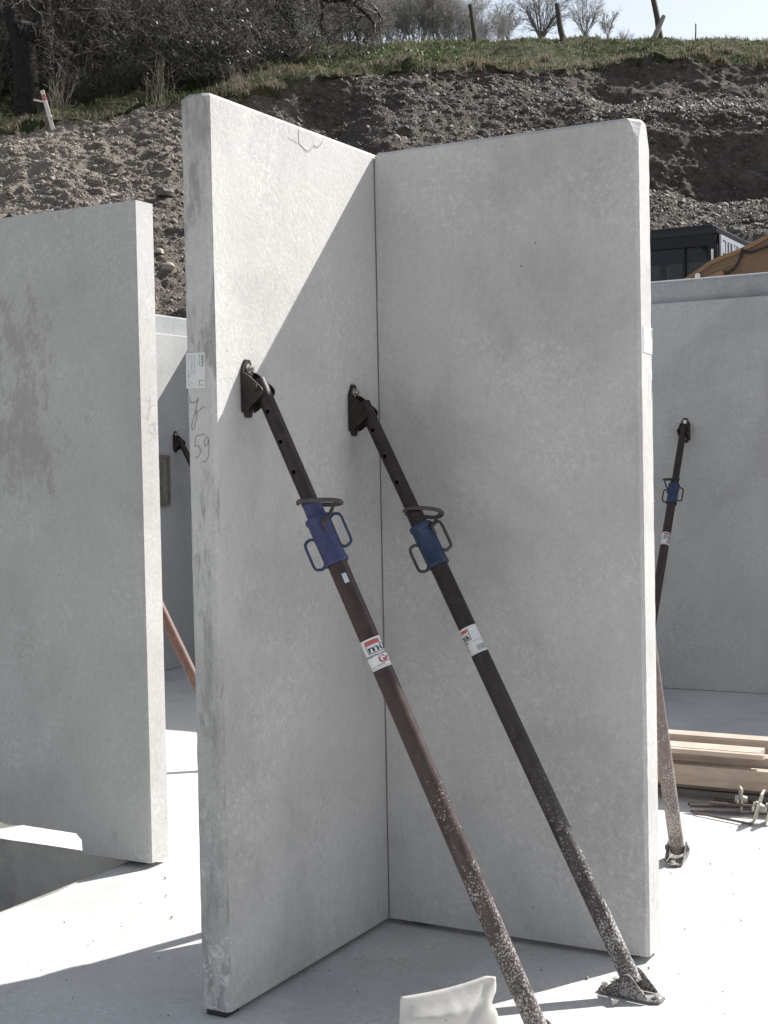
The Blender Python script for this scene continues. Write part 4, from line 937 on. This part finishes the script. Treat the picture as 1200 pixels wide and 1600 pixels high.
# ------------------------------------------------------------------ push-pull props
def prop(head, foot, nrm, label, mats, lab_turn=0.0, pin_turn=0.0, handle='round', foil=False, tocam=Vector((0, -1, 0)), detail=True, s_shift=0.0, group='brown push-pull props'):
    head, foot, nrm = Vector(head), Vector(foot), Vector(nrm).normalized()
    lat = nrm.cross(Z).normalized()
    if lat.dot(AV) < 0 and abs(lat.dot(AV)) > .5: lat = -lat
    e = (foot - head).normalized(); Ltot = (foot - head).length
    root = empty('push_pull_prop', (foot.x, foot.y, 0), label, 'prop', group)
    f = (tocam - e * tocam.dot(e)).normalized(); w = e.cross(f).normalized()
    if w.x < 0: w = -w
    A = lambda s: head + e * s
    # head bracket
    hx = [(-.012, .089), (.012, .089), (.031, .058), (.031, -.056), (.014, -.089), (-.014, -.089), (-.031, -.056), (-.031, .058)]
    wall = head - nrm * .055; mb = MB(); mb.prism(hx, wall + nrm * .0045, lat, Z, nrm, .007)
    hb = mb.build('head_bracket', M['bracket'], root, bevel=.0012)
    if detail:
        cb = MB().cyl(wall - nrm * .02 - Z * .062, wall + nrm * .03 - Z * .062, .009, n=16).build('cut', None, root); boolean_cut(hb, cb)
    for sg in (-1, 1):
        mb = MB(); ck = [(.004, .052), (.018, .048), (.040, .032), (.078, .000), (.082, -.008), (.080, -.020), (.070, -.032), (.040, -.052), (.018, -.068), (.004, -.074)]
        mb.prism(ck, wall + lat * sg * .0335, nrm, Z, lat, .005); mb.build('cheek_plate', M['bracket'], hb, bevel=.001)
    mb = MB(); bp = wall + nrm * .008 + Z * .062; mb.cyl(bp, bp + nrm * .003, .014, n=20); mb.cyl(bp + nrm * .003, bp + nrm * .013, .0095, n=6); mb.cyl(bp + nrm * .013, bp + nrm * .022, .005, n=10); mb.build('anchor_bolt', M['zinc'], hb)
    mb = MB(); mb.cyl(head - lat * .046, head + lat * .046, .008, n=12); mb.cyl(head + lat * .0365, head + lat * .0445, .0135, n=6); mb.cyl(head - lat * .0445, head - lat * .0365, .0135, n=6); mb.build('pivot_bolt', M['bracket'], hb)
    # inner tube with adjustment holes
    mb = MB(); mb.lathe(A(0), e, [(-.026, .0242), (.56, .0242), (.56, .0205), (-.026, .0205)], 32, closed=True); it = mb.build('inner_tube', mats['inner'], root, smooth=False)
    if detail:
        cb = MB()
        for k in range(4): cb.cyl(A(.082 + k * .102) - lat * .05, A(.082 + k * .102) + lat * .05, .0068, n=14)
        boolean_cut(it, cb.build('cut', None, root))
    it.data.polygons.foreach_set('use_smooth', [True] * len(it.data.polygons)); it.data.set_sharp_from_angle(angle=R(35))
    # nut, sleeve with its rims
    c0, c1 = .452 + s_shift, .600 + s_shift
    mb = MB(); mb.lathe(A(0), e, [(c0 - .056, .0262), (c0 - .050, .0285), (c0 - .010, .0292), (c0 + .004, .0292), (c0 + .004, .0245), (c0 - .056, .0245)], 30, closed=True); mb.build('nut', mats['nut'], root, smooth=True)
    mb = MB(); mb.lathe(A(0), e, [(c0 - .004, .0305), (c0 - .004, .0395), (c0, .0405), (c0 + .010, .0405), (c0 + .014, .0372), (c1 - .016, .0362), (c1 - .012, .0385), (c1 - .002, .0385), (c1, .0375), (c1, .0305)], 36, closed=True); sl = mb.build('sleeve', mats['sleeve'], root, smooth=True)
    for sg, s0, s1 in ((-1, c0 + .056, c1 - .004), (1, c0 + .012, c1 - .040)):
        ra = .034; out = .067
        pts = [A(s0) + w * sg * ra, A(s0 - .006) + w * sg * (ra + .012), A(s0 - .004) + w * sg * (out - .010), A(s0 + .006) + w * sg * out, A((s0 + s1) / 2) + w * sg * (out + .001), A(s1 - .010) + w * sg * out, A(s1 - .001) + w * sg * (out - .009), A(s1 + .002) + w * sg * (ra + .010), A(s1 - .006) + w * sg * ra]
        mb = MB()
        if handle == 'flat': mb.tube(smooth_pts(pts, 4), .0098, 4, flat=.55, ref=f)
        else: mb.tube(smooth_pts(pts, 4), .0054, 8)
        mb.build('handle', mats['handle'], sl, smooth=(handle != 'flat'))
    # hooked locking pin through the inner tube
    ps = c0 - .062; c, s = math.cos(pin_turn), math.sin(pin_turn); W2 = w * c + f * s; F2 = f * c - w * s
    hh = lambda a_, b2, d=0: A(ps + d) + W2 * a_ + F2 * b2
    tilt = .35
    h2 = lambda a_, b2: hh(a_, b2, .40 * a_ - .25 * b2 + .012)
    pts = [h2(-.034, .012), h2(-.022, .031), h2(.006, .036), h2(.045, .032), h2(.076, .022), h2(.088, .006), h2(.082, -.014), h2(.058, -.022), h2(.024, -.014), h2(-.030, -.002)]
    mb = MB(); mb.tube(smooth_pts(pts, 4), .0068, 8); pn = mb.build('locking_pin', M['pin'], root, smooth=True)
    if detail:
        mb = MB(); p0 = h2(.074, .016) + e * .006; p1 = A(c0 + .020) + W2 * .024 + F2 * .040; nl = 9
        for k in range(nl):
            q = p0.lerp(p1, (k + .5) / nl) - Z * .010 * math.sin(math.pi * (k + .5) / nl); d = (p1 - p0).normalized(); x = d.orthogonal().normalized()
            if k % 2: x = d.cross(x)
            mb.tube([q + d * (.0085 * math.cos(a)) + x * (.0052 * math.sin(a)) for a in np.linspace(0, 2 * math.pi, 11)[:-1]], .0020, 5, closed=True)
        mb.build('chain', M['pin'], pn)
        mb = MB(); q = p1 + F2 * .002; mb.tube([q, q + e * .016, q + e * .034], .0045, 6); mb.build('chain_tag', M['pin'], pn)
    # outer tube
    mb = MB(); mb.lathe(A(0), e, [(c1 - .05, .0302), (Ltot + .012, .0302), (Ltot + .012, .0262), (c1 - .05, .0262)], 40, closed=True); ot_ = mb.build('outer_tube', mats['outer'], root, smooth=True)
    # wrapped paper label: x runs round the tube, y up along it
    ls, rl = .930, .0307
    def wrap(vf, lift):
        vs, fs = vf; out = []
        for x, y in vs:
            a = x / rl + lab_turn; out.append(A(ls - y) + (f * math.cos(a) + w * math.sin(a)) * (rl + lift))
        return out, fs
    lb = MB().add(*wrap(rect2(-.030, 0, .156, .094, 48), 0)).build('paper_label', M['paper'], root, smooth=True)
    def wp(name, vf, mat):
        MB().add(*wrap(vf, .0006)).build(name, M[mat], lb)
    if detail:
        t = .0016
        wp('print', join2(rect2(.0, .0765, .046, .0865, 12), rect2(.086, .0765, .109, .0865, 8)), 'redbar_ink')
        lg = text_tris('müba', .0300, bold=.020, spacing=1.0); lg = ([(x * 1.62 + .001, y + .0535) for x, y in lg[0]], lg[1])
        wp('print', join2(rect2(-.0012, .0490, .111, .0508, 30), rect2(-.0014, .0490, .0006, .088, 1), rect2(.0, .0866, .047, .0878, 12), rect2(.0, .0750, .046, .0762, 12), rect2(.0465, .074, .0478, .088, 1), rect2(.110, .049, .112, .088, 1),
                          rect2(.058, .074, .0593, .088, 1), rect2(.084, .074, .0853, .088, 1), lg), 'ink')
        wp('print', moved(text_tris('Schrägstütze und Richtstrebe', .0098, bold=.012), -.020, .0400), 'ink')
        wp('print', moved(text_tris('Gr. 1', .031, bold=.03, spacing=.97), .021, .0155), 'red_ink')
        bars = []; x = .116; rb = random.Random(3)
        while x < .148: wd = rb.choice((.0006, .0011, .0016)); bars.append(rect2(x, .008, x + wd, .026, 1)); x += wd + rb.choice((.0007, .0012))
        wp('print', join2(*bars, rect2(.112, .0415, .146, .0432, 10)), 'grey_ink')
        wp('print', join2(moved(text_tris('Tragfähigkeit siehe Tabelle', .0052), -.02, .0085), rect2(.012, .0095, .036, .0118, 6), rect2(-.025, .0040, .140, .0048, 40)), 'grey_ink')
    if foil:
        MB().add(*[wrap(rect2(.020, .272, .034, .302, 6), .0004)][0]).build('foil_sticker', M['silver'], root)
    # foot bracket
    fd = Vector((e.x, e.y, 0)).normalized(); fl_ = fd.cross(Z).normalized(); fb0 = Vector((foot.x, foot.y, 0))
    bpoly = [(-.105, -.018), (-.085, -.032), (.085, -.032), (.105, -.018), (.105, .018), (.085, .032), (-.085, .032), (-.105, .018)]
    mb = MB(); mb.prism(bpoly, fb0 + Z * .0045, fd, fl_, Z, .007); fb = mb.build('foot_bracket', M['bracket'], root, bevel=.001)
    for sg in (-1, 1):
        mb = MB(); mb.prism([(-.088, .008), (.074, .008), (.070, .018), (.018, .072), (.008, .078), (-.006, .076), (-.016, .068)], fb0 + fl_ * sg * .0365, fd, Z, fl_, .005); mb.build('cheek_plate', M['bracket'], fb, bevel=.001)
    mb = MB(); mb.cyl(foot - fl_ * .050, foot + fl_ * .050, .008, n=12); mb.cyl(foot + fl_ * .039, foot + fl_ * .047, .0135, n=6); mb.cyl(foot - fl_ * .047, foot - fl_ * .039, .0135, n=6); mb.build('pivot_bolt', M['bracket'], fb)
    for k in (.088, -.092):
        q = fb0 + fd * k + Z * .008; mb = MB(); mb.cyl(q, q + Z * .003, .0145, n=20); mb.cyl(q + Z * .003, q + Z * .014, .0098, n=6); mb.build('anchor_bolt', M['zinc'], fb)
    return root
std = dict(inner=M['brown_clean'], outer=M['brown'], nut=M['brown_clean'], sleeve=M['blue_dull'], handle=M['pin'])
blu = dict(std, sleeve=M['blue'], handle=M['blue_dull'], nut=M['blue'])
dus = dict(std, outer=M['grey_brown'])
prop(W(.055, .835, 1.898), W(.925, .812, .05), BU, 'nearest brown prop with a violet-blue sleeve, running out of the bottom of the photo', blu, lab_turn=-.62, pin_turn=.25, handle='flat', foil=True, s_shift=-.010)
prop(W(.055, .185, 1.848), W(1.02, .303, .05), BU, 'brown prop with a dull blue sleeve, head by the inner corner, foot bolted', dus, lab_turn=-3.78, pin_turn=-.30, s_shift=.005)
prop(W(.82, -.181, 1.87), W(.70, -1.215, .05), -AV, 'pinkish dusty prop behind the wide shaded panel, only its foot end showing', dict(std, outer=M['pink_dust']), lab_turn=1.0, detail=False)
prop(W(.055, -.181, 1.87), W(.035, -1.215, .05), -AV, 'brown prop bracing the back of the inner corner of the panels', std, detail=False)
prop(W(-.545, VE + .055, 1.868), W(-.545, VE + 1.13, .05), AV, 'far brown prop with a blue sleeve against the long shaded panel on the right', std, lab_turn=-.7, pin_turn=2.9)
prop(W(UD + .055, -5.16, 1.895), W(UD + 1.12, -5.16, .05), BU, 'far prop whose rusty head shows in the gap on the left below the lit wall', std, detail=False)
prop(W(-3.105, -1.98, 1.87), W(-2.06, -1.98, .05), BU, 'reddish prop crossing the gap between the two left panels', dict(std, outer=M['red_brown']), lab_turn=.3, detail=False)

# ------------------------------------------------------------------ timber on bearers, right
def timber(name, u0, u1, v0, v1, z0, z1, label, mat, yaw=0.0, cat='timber', bev=.003):
    c = W((u0 + u1) / 2, (v0 + v1) / 2, (z0 + z1) / 2); a = BU.copy(); a.rotate(Matrix.Rotation(yaw, 3, 'Z')); d = AV.copy(); d.rotate(Matrix.Rotation(yaw, 3, 'Z'))
    o = MB().box(c, (a, d, Z), ((u1 - u0) / 2, abs(v1 - v0) / 2, (z1 - z0) / 2)).build(name, mat, origin=W((u0 + u1) / 2, (v0 + v1) / 2, z0), bevel=bev); tag(o, label, cat, 'sawn timber stacked on the slab'); return o
timber('bearer', .02, .10, -2.31, -2.20, .0, .08, 'short bearer under the left end of the timber stack', M['wood2'], cat='bearer')
timber('bearer', 2.0, 2.08, -2.31, -2.20, .0, .08, 'bearer under the timber stack beyond the right edge of the photo', M['wood2'], cat='bearer')
timber('timber_beam', -.25, 2.7, -2.305, -2.215, .081, .177, 'frontmost timber beam of the stack, long orange face above the dark gap', M['wood2'], R(-.4))
timber('timber_beam', -.35, 2.6, -2.415, -2.318, .081, .221, 'second timber beam, lit top showing just right of the plank ends', M['wood'])
timber('timber_beam', -.45, 2.9, -2.60, -2.49, .003, .272, 'rearmost and highest timber beam of the stack, pale lit top', M['wood'])
timber('batten', -.40, .800, -2.302, -2.260, .2225, .245, 'narrow batten along the front edge of the planks', M['wood'], cat='batten', bev=.002)
timber('plank', -.40, .765, -2.440, -2.305, .2225, .247, 'wide plank lying on the beams, cut end at the right', M['wood'], cat='plank', bev=.002)

# ------------------------------------------------------------------ threaded tie rods and wing plates
def tie_rod(p0, p1, r, label):
    p0, p1 = Vector(p0), Vector(p1); mb = MB(); L = (p1 - p0).length; d = (p1 - p0).normalized(); n = int(L / .010); pr = [(0, .0005)]
    for k in range(n): pr += [(k * .010 + .0005, r), (k * .010 + .004, r), (k * .010 + .0045, r * .80), (k * .010 + .0095, r * .80)]
    pr.append((L, .0005)); mb.lathe(p0, d, pr, 8); o = mb.build('tie_rod', M['rod'], origin=p0); tag(o, label, 'tie rod', 'threaded tie rods on the slab')
tie_rod(W(.512, -2.030, .030), W(1.00, -2.20, .030), .0095, 'front left threaded rod with its thick end nearest the viewer')
tie_rod(W(.520, -2.005, .011), W(1.05, -2.135, .011), .0085, 'threaded rod lying on the slab under the front left rod')
tie_rod(W(.470, -2.130, .011), W(.98, -2.235, .011), .0085, 'rear threaded rod in the shade of the timber')
tie_rod(W(.560, -2.265, .013), W(1.10, -2.215, .018), .010, 'dark threaded rod closest to the front timber beam')
tie_rod(W(.545, -1.990, .008), W(.84, -1.885, .008), .0060, 'thin bright rod lying nearest the viewer')
tie_rod(W(.60, -2.05, .046), W(1.15, -2.12, .040), .0085, 'topmost threaded rod of the pile')
def wing_plate(c, ax, up, sz, label):
    c, ax = Vector(c), Vector(ax).normalized(); up = Vector(up).normalized(); ax = (ax - up * ax.dot(up)).normalized(); n = ax.cross(up); h, w2, t = sz
    root = empty('wing_plate', (c.x, c.y, 0), label, 'wing plate', 'wing plates on the tie rods')
    poly = [(-w2, -h + .012), (-w2 + .012, -h), (w2 - .012, -h), (w2, -h + .012), (w2, h - .012), (w2 - .012, h), (-w2 + .012, h), (-w2, h - .012)]
    MB().prism(poly, c, ax, up, n, t).build('plate', M['plate'], root, bevel=.001)
    mb = MB(); mb.lathe(c, n, [(-.030, .010), (-.030, .017), (-.004, .021), (.004, .021), (.026, .017), (.026, .010)], 14); mb.build('nut', M['plate'], root, smooth=True)
    for sg in (-1, 1): MB().prism([(.012, -.010), (.046, -.014), (.050, .010), (.012, .012)] if sg > 0 else [(-.012, .012), (-.050, .010), (-.046, -.014), (-.012, -.010)], c + n * .016, ax, up, n, .009).build('wing', M['plate'], root, bevel=.001)
wing_plate(W(.728, -2.115, .060), AV * .9 + BU * .35, Z + BU * .05, (.058, .050, .009), 'wing plate standing upright across the rods, left one')
wing_plate(W(.850, -1.960, .070), AV + BU * .1, Z + BU * .30, (.075, .055, .009), 'tilted wing plate in the middle, nearest the viewer')
wing_plate(W(.902, -1.975, .066), AV + BU * .1, Z + BU * .32, (.072, .055, .009), 'tilted wing plate at the right edge of the photo')

# ------------------------------------------------------------------ paper sack at the bottom edge
def sack():
    m, nt, nd, lk, bs = nodes_of('dusty white sack paper'); pos, g = geo_pos(nt)
    c = ramp(nt, noise_n(nt, pos, 9, 6, 0.6), [(0.3, (0.50, 0.485, 0.455)), (0.7, (0.64, 0.62, 0.59))])
    c = mix(nt, ramp(nt, noise_n(nt, pos, 75, 3, 0.5), [(0.70, 0.0), (0.76, 0.7)]), c, (0.12, 0.11, 0.10))
    lk.new(c, bs.inputs['Base Color']); bs.inputs['Roughness'].default_value = 0.75
    tr = nt.nodes.new('ShaderNodeBsdfTranslucent'); lk.new(c, tr.inputs[0]); ms = nt.nodes.new('ShaderNodeMixShader'); ms.inputs[0].default_value = 0.22
    lk.new(bs.outputs[0], ms.inputs[1]); lk.new(tr.outputs[0], ms.inputs[2]); lk.new(ms.outputs[0], nd['Material Output'].inputs[0])
    lk.new(bump(nt, noise_n(nt, pos, 28, 5, 0.6), 0.25, 0.004), bs.inputs['Normal'])
    L0, R0 = W(.655, 1.13, 0), W(.845, .925, 0); ax = (R0 - L0).normalized(); w = (R0 - L0).length; nrm = ax.cross(Z).normalized()
    if nrm.y > 0: nrm = -nrm
    bm = bmesh.new(); n, mz = 36, 26; side = []
    for f in (1, -1):
        rows = []
        for j in range(mz + 1):
            t = j / mz; row = []
            for i in range(n + 1):
                s = i / n; top = .214 + .030 * s - .009 * math.sin(math.pi * s) - .012 * max(0, (s - .9) / .1)
                pinch = 1 - .97 * max(0, (t - .74) / .26) ** .8
                th = .046 * math.sin(math.pi * min(1, max(0, s))) ** .45 * pinch * (1 - .25 * t) + .0012
                z = top * t
                x = s * w + .018 * (1 - t) * (s - .5) * 1.2
                if s > .86: x -= .016 * math.exp(-((t - .70) / .09) ** 2) * (s - .86) / .14
                cr_ = .0035 * noise.noise(Vector((s * 2.2, t * 2.2 + f, 2))) + .0018 * noise.noise(Vector((s * 11, t * 10, f)))
                # a long diagonal crease on the right, a soft fold under the top
                dd = (s - .98) * .8 + (1 - t) * .62; cr_ += -.012 * math.exp(-(dd / .045) ** 2) * (1 if f > 0 else 0) + .003 * math.exp(-((t - .72 - .12 * s) / .05) ** 2)
                edge = min(1, min(s, 1 - s) * 9)
                p = L0 + ax * x + nrm * (f * th + cr_ * edge * (0.4 + .6 * pinch)) + Z * (z + .002)
                row.append(bm.verts.new(p - W(.75, 1.03, 0)))
            rows.append(row)
        for j in range(mz):
            for i in range(n): bm.faces.new((rows[j][i], rows[j][i + 1], rows[j + 1][i + 1], rows[j + 1][i]))
        side.append(rows)
    for j in range(mz):
        for i in (0, n): bm.faces.new((side[0][j][i], side[1][j][i], side[1][j + 1][i], side[0][j + 1][i]))
    for i in range(n):
        for j in (0, mz): bm.faces.new((side[0][j][i], side[0][j][i + 1], side[1][j][i + 1], side[1][j][i]))
    bmesh.ops.recalc_face_normals(bm, faces=bm.faces); me = bpy.data.meshes.new('paper_sack'); bm.to_mesh(me); bm.free()
    o = link_mesh('paper_sack', me, m, origin=W(.75, 1.03, 0), smooth=True); tag(o, 'creased off-white paper sack standing at the bottom edge by the nearest prop', 'sack')
sack()

# ------------------------------------------------------------------ excavator behind the far right panel
def glass_mat():
    m, nt, nd, lk, bs = nodes_of('dark cab glass'); bs.inputs['Base Color'].default_value = (0.035, 0.045, 0.055, 1); bs.inputs['Roughness'].default_value = 0.06
    tr = nt.nodes.new('ShaderNodeBsdfTransparent'); tr.inputs[0].default_value = (0.78, 0.82, 0.84, 1); ms = nt.nodes.new('ShaderNodeMixShader'); ms.inputs[0].default_value = 0.72
    lk.new(bs.outputs[0], ms.inputs[1]); lk.new(tr.outputs[0], ms.inputs[2]); lk.new(ms.outputs[0], nd['Material Output'].inputs[0]); return m
M['glass'] = glass_mat()
M['cab'] = simple('black cab paint', (0.008, 0.0085, 0.010), 0.4, 0, 0.3, 8, 0, 0.25); M['guard'] = simple('pale grey guard paint', (0.38, 0.41, 0.45), 0.4, 0.2, 0.2, 12)
M['roof'] = simple('satin black roof', (0.012, 0.014, 0.017), 0.35, 0, 0.2, 8, 0, 0.3)
M['tan'] = simple('dusty ochre machine paint', (0.155, 0.092, 0.045), 0.55, 0, 0.14, 6); M['tan_edge'] = simple('ochre weld edge', (0.25, 0.15, 0.075), 0.5, 0, 0.15, 10)
M['rubber'] = simple('black hose rubber', (0.012, 0.012, 0.012), 0.6, 0, 0.2); M['track'] = simple('muddy track steel', (0.07, 0.06, 0.052), 0.8, 0.2, 0.3, 10)
cu, cv = -1.36, -9.39                                 # near right corner of the cab
ex0 = W(-2.0, -10.0, 1.05); ex = empty('excavator', ex0, 'black-cabbed excavator with an ochre boom behind the far right panel', 'excavator')
UX = (BU, AV, Z)
mb = MB(); mb.box(W(cu - .95, cv - .60, 3.905), UX, (.95, .60, .035)); mb.box(W(cu - .95, cv - .60, 3.954), UX, (.90, .56, .020)); mb.build('cab_roof', M['roof'], ex, bevel=.014)
# cab side towards the viewer: frame with two window openings
mb = MB()
mb.box(W(cu - .95, cv - .035, 3.815), UX, (.93, .03, .055)); mb.box(W(cu - .95, cv - .035, 2.95), UX, (.93, .03, .28)); mb.box(W(cu - .045, cv - .035, 3.50), UX, (.045, .0295, .27)); mb.box(W(cu - 1.86, cv - .035, 3.50), UX, (.03, .0295, .27))
for k in range(8):                                   # rounded upper front corner of the window
    a0, a1 = math.pi / 2 * k / 8, math.pi / 2 * (k + 1) / 8; r_ = .16; c_ = (cu - .09 - r_, 3.76 - r_)
    mb.prism([(c_[0] + r_ * math.cos(a0), c_[1] + r_ * math.sin(a0)), (cu - .089, c_[1] + r_ * math.sin(a0)), (cu - .089, 3.761), (c_[0] + r_ * math.cos(a1), 3.761), (c_[0] + r_ * math.cos(a1), c_[1] + r_ * math.sin(a1))], W(0, cv - .035, 0), BU, Z, AV, .058)
mb.build('cab_frame', M['cab'], ex)
MB().box(W(cu - .335, cv - .034, 3.50), UX, (.011, .034, .262)).build('window_bar', M['cab'], ex)
MB().box(W(cu - .213, cv - .040, 3.50), UX, (.11, .004, .262)).build('window_pane', M['glass'], ex)
MB().box(W(cu - 1.09, cv - .040, 3.50), UX, (.74, .004, .262)).build('window_pane', M['glass'], ex)
mb = MB(); mb.box(W(cu - .95, cv - 1.165, 3.40), UX, (.93, .03, .10)); mb.box(W(cu - .95, cv - 1.165, 3.82), UX, (.93, .03, .05)); mb.box(W(cu - .95, cv - 1.165, 2.95), UX, (.93, .0295, .28))
for uu in (.045, .9, 1.86): mb.box(W(cu - uu, cv - 1.165, 3.64), UX, (.035, .0290, .17))
mb.box(W(cu - 1.87, cv - .6, 3.3), UX, (.02, .53, .57)); mb.build('cab_shell', M['cab'], ex)
mb = MB(); mb.box(W(cu - .85, cv - .55, 3.22), UX, (.24, .24, .06)); mb.box(W(cu - 1.12, cv - .55, 3.52), UX, (.06, .23, .28)); mb.build('seat', M['rubber'], ex, bevel=.03)
# slotted guard on the front of the cab
mb = MB(); gx = W(cu + .012, cv - .60, 0); y0, y1 = -.50, .50
mb.box(gx + Z * 3.845, UX, (.008, .53, .022)); mb.box(gx + Z * 3.30, UX, (.008, .53, .05))
k = -.53; gi = 0
for wd, gap in ((.07, .12), (.05, .065), (.045, .07), (.045, .07), (.045, .065), (.05, .12), (.04, .06), (.05, 0)):
    mb.box(gx + AV * -(k + wd / 2) + Z * 3.585, UX, (.0075, wd / 2, .24)); k += wd + gap
mb.build('guard_grille', M['guard'], ex)
mb = MB()
for kk in (-.40, -.02, .28): mb.box(gx - BU * .004 + AV * -kk + Z * 3.76, UX, (.005, .045, .065))
mb.build('guard_lamp_plate', M['guard'], ex, bevel=.004)
MB().box(W(cu - .045, cv + .002, 3.62), UX, (.012, .012, .10)).build('grab_rail', M['zinc'], ex, bevel=.003)
# boom: cranked box section beside the cab
vb = -8.75
up_ = [(-1.62, 3.18), (-1.50, 3.345), (-1.36, 3.425), (-1.245, 3.497), (-1.10, 3.545), (-.98, 3.575), (-.71, 3.690), (-.2, 3.90), (.5, 4.12), (1.2, 4.22), (2.0, 4.05)]
lo_ = [(2.0, 3.75), (1.2, 3.80), (.5, 3.62), (-.2, 3.30), (-.71, 3.06), (-1.2, 2.90), (-1.62, 2.86)]
mb = MB(); mb.prism(up_ + lo_, W(0, vb - .16, 0), BU, Z, AV, .30); mb.build('boom', M['tan'], ex, bevel=.006)
mb = MB(); sm_ = [W(u, vb + .0, z + .004) for u, z in up_]; mb.tube(sm_, .022, 6); mb.tube([W(u, vb - .018, z - .075 - .03 * i / 10) for i, (u, z) in enumerate(up_)], .012, 6); mb.build('weld_flange', M['tan_edge'], ex)
mb = MB(); mb.tube(smooth_pts([W(-.94, vb + .012, 3.60), W(-.965, vb + .03, 3.50), W(-1.02, vb + .03, 3.42), W(-1.10, vb + .02, 3.385)], 4), .013, 8); mb.tube(smooth_pts([W(-.94, vb + .012, 3.58), W(-.85, vb + .02, 3.56), W(-.6, vb + .02, 3.63)], 4), .012, 8); mb.build('hose', M['rubber'], ex, smooth=True)
MB().box(W(-1.19, vb + .015, 3.36), ((BU + Z * .35).normalized(), AV, (Z - BU * .35).normalized()), (.075, .025, .035)).build('valve_block', M['tan_edge'], ex, bevel=.006)
mb = MB(); mb.cyl(W(-1.36, vb - .01, 3.38), W(-1.36, vb + .045, 3.38), .028, n=14); mb.cyl(W(-1.51, vb - .01, 3.335), W(-1.51, vb + .03, 3.335), .018, n=12); mb.build('pin', M['zinc'], ex)
mb = MB(); mb.tube([W(1.9, vb - .16, 3.95), W(2.3, vb - .16, 2.9), W(2.2, vb - .16, 1.7)], [.17, .15, .10], 4); mb.build('stick', M['tan'], ex)
mb = MB(); mb.prism([(-.3, .25), (.25, .3), (.4, -.1), (.1, -.45), (-.35, -.3)], W(2.2, vb - .16, 1.5), BU, Z, AV, .8); mb.build('bucket', M['track'], ex, bevel=.03)
mb = MB(); mb.box(W(-2.6, vb - .85, 2.35), UX, (1.7, 1.15, .34)); mb.build('upper_deck', M['tan'], ex, bevel=.05)
mb = MB(); mb.box(W(-3.9, vb - .95, 2.55), UX, (.5, 1.1, .38)); mb.build('counterweight', M['track'], ex, bevel=.1)
mb = MB(); mb.cyl(W(-2.4, vb - .85, 1.75), W(-2.4, vb - .85, 2.02), .6, n=24); mb.build('slew_ring', M['track'], ex)
for dv in (0.05, -1.75):
    mb = MB(); L2, r_ = 1.25, .36; pts = []
    for k in range(12): a = math.pi / 2 + math.pi * k / 11; pts.append((-2.4 - L2 + r_ * math.cos(a), 1.42 + r_ * math.sin(a)))
    for k in range(12): a = -math.pi / 2 + math.pi * k / 11; pts.append((-2.4 + L2 + r_ * math.cos(a), 1.42 + r_ * math.sin(a)))
    mb.prism(pts, W(0, vb + dv, 0), BU, Z, AV, .5); mb.build('track', M['track'], ex, bevel=.02)

# ------------------------------------------------------------------ crumbs and grit on the slab
n = 420
uu = rng.uniform(-1.2, 2.6, n); vv = rng.uniform(-4.8, 1.6, n); ok = ~((uu < 1.0) & (uu > -.14) & (vv < .03) & (vv > -.16)) & ~((uu < PIT[1] + .1) & (vv > PIT[2])) & ~((uu < .02) & (uu > -.13) & (vv > -.2))
uu, vv = uu[ok], vv[ok]; n = len(uu); P = np.array([W(u, v, .001)[:] for u, v in zip(uu, vv)]); size = np.minimum(.0018 * (1 - rng.random(n)) ** -.5, .0065)
vs, fs = bases[0]; RT = rand_rot(n); V = np.einsum('nij,nkj->nki', RT, vs[None] * (size[:, None] * np.array([[1, .8, .6]]))[:, None, :]) + P[:, None]
me = np_mesh('grit', V.reshape(-1, 3), 3, (fs[None] + (np.arange(n) * len(vs))[:, None, None]).ravel())
M['grit'] = island('concrete crumbs', [(0.05, 0.045, 0.04), (0.15, 0.14, 0.13), (0.35, 0.33, 0.31)], 0.9)
tag(link_mesh('grit', me, M['grit']), 'small crumbs and grit scattered over the concrete floor', 'grit', kind='stuff')
# two lumps of dried mortar by the foot of the middle prop
for (u, v, s, lab) in ((1.00, .395, .013, 'small lump of dried mortar in front of the bolted prop foot'), (.93, .20, .008, 'tiny mortar crumb behind the bolted prop foot')):
    vs, fs = rock_base(91 + int(u * 10)); b = MB(); b.add([W(u, v, s * .6) + Vector(p) * s for p in vs], [tuple(f) for f in fs]); tag(b.build('mortar_lump', M['pit'], origin=W(u, v, 0)), lab, 'mortar lump')
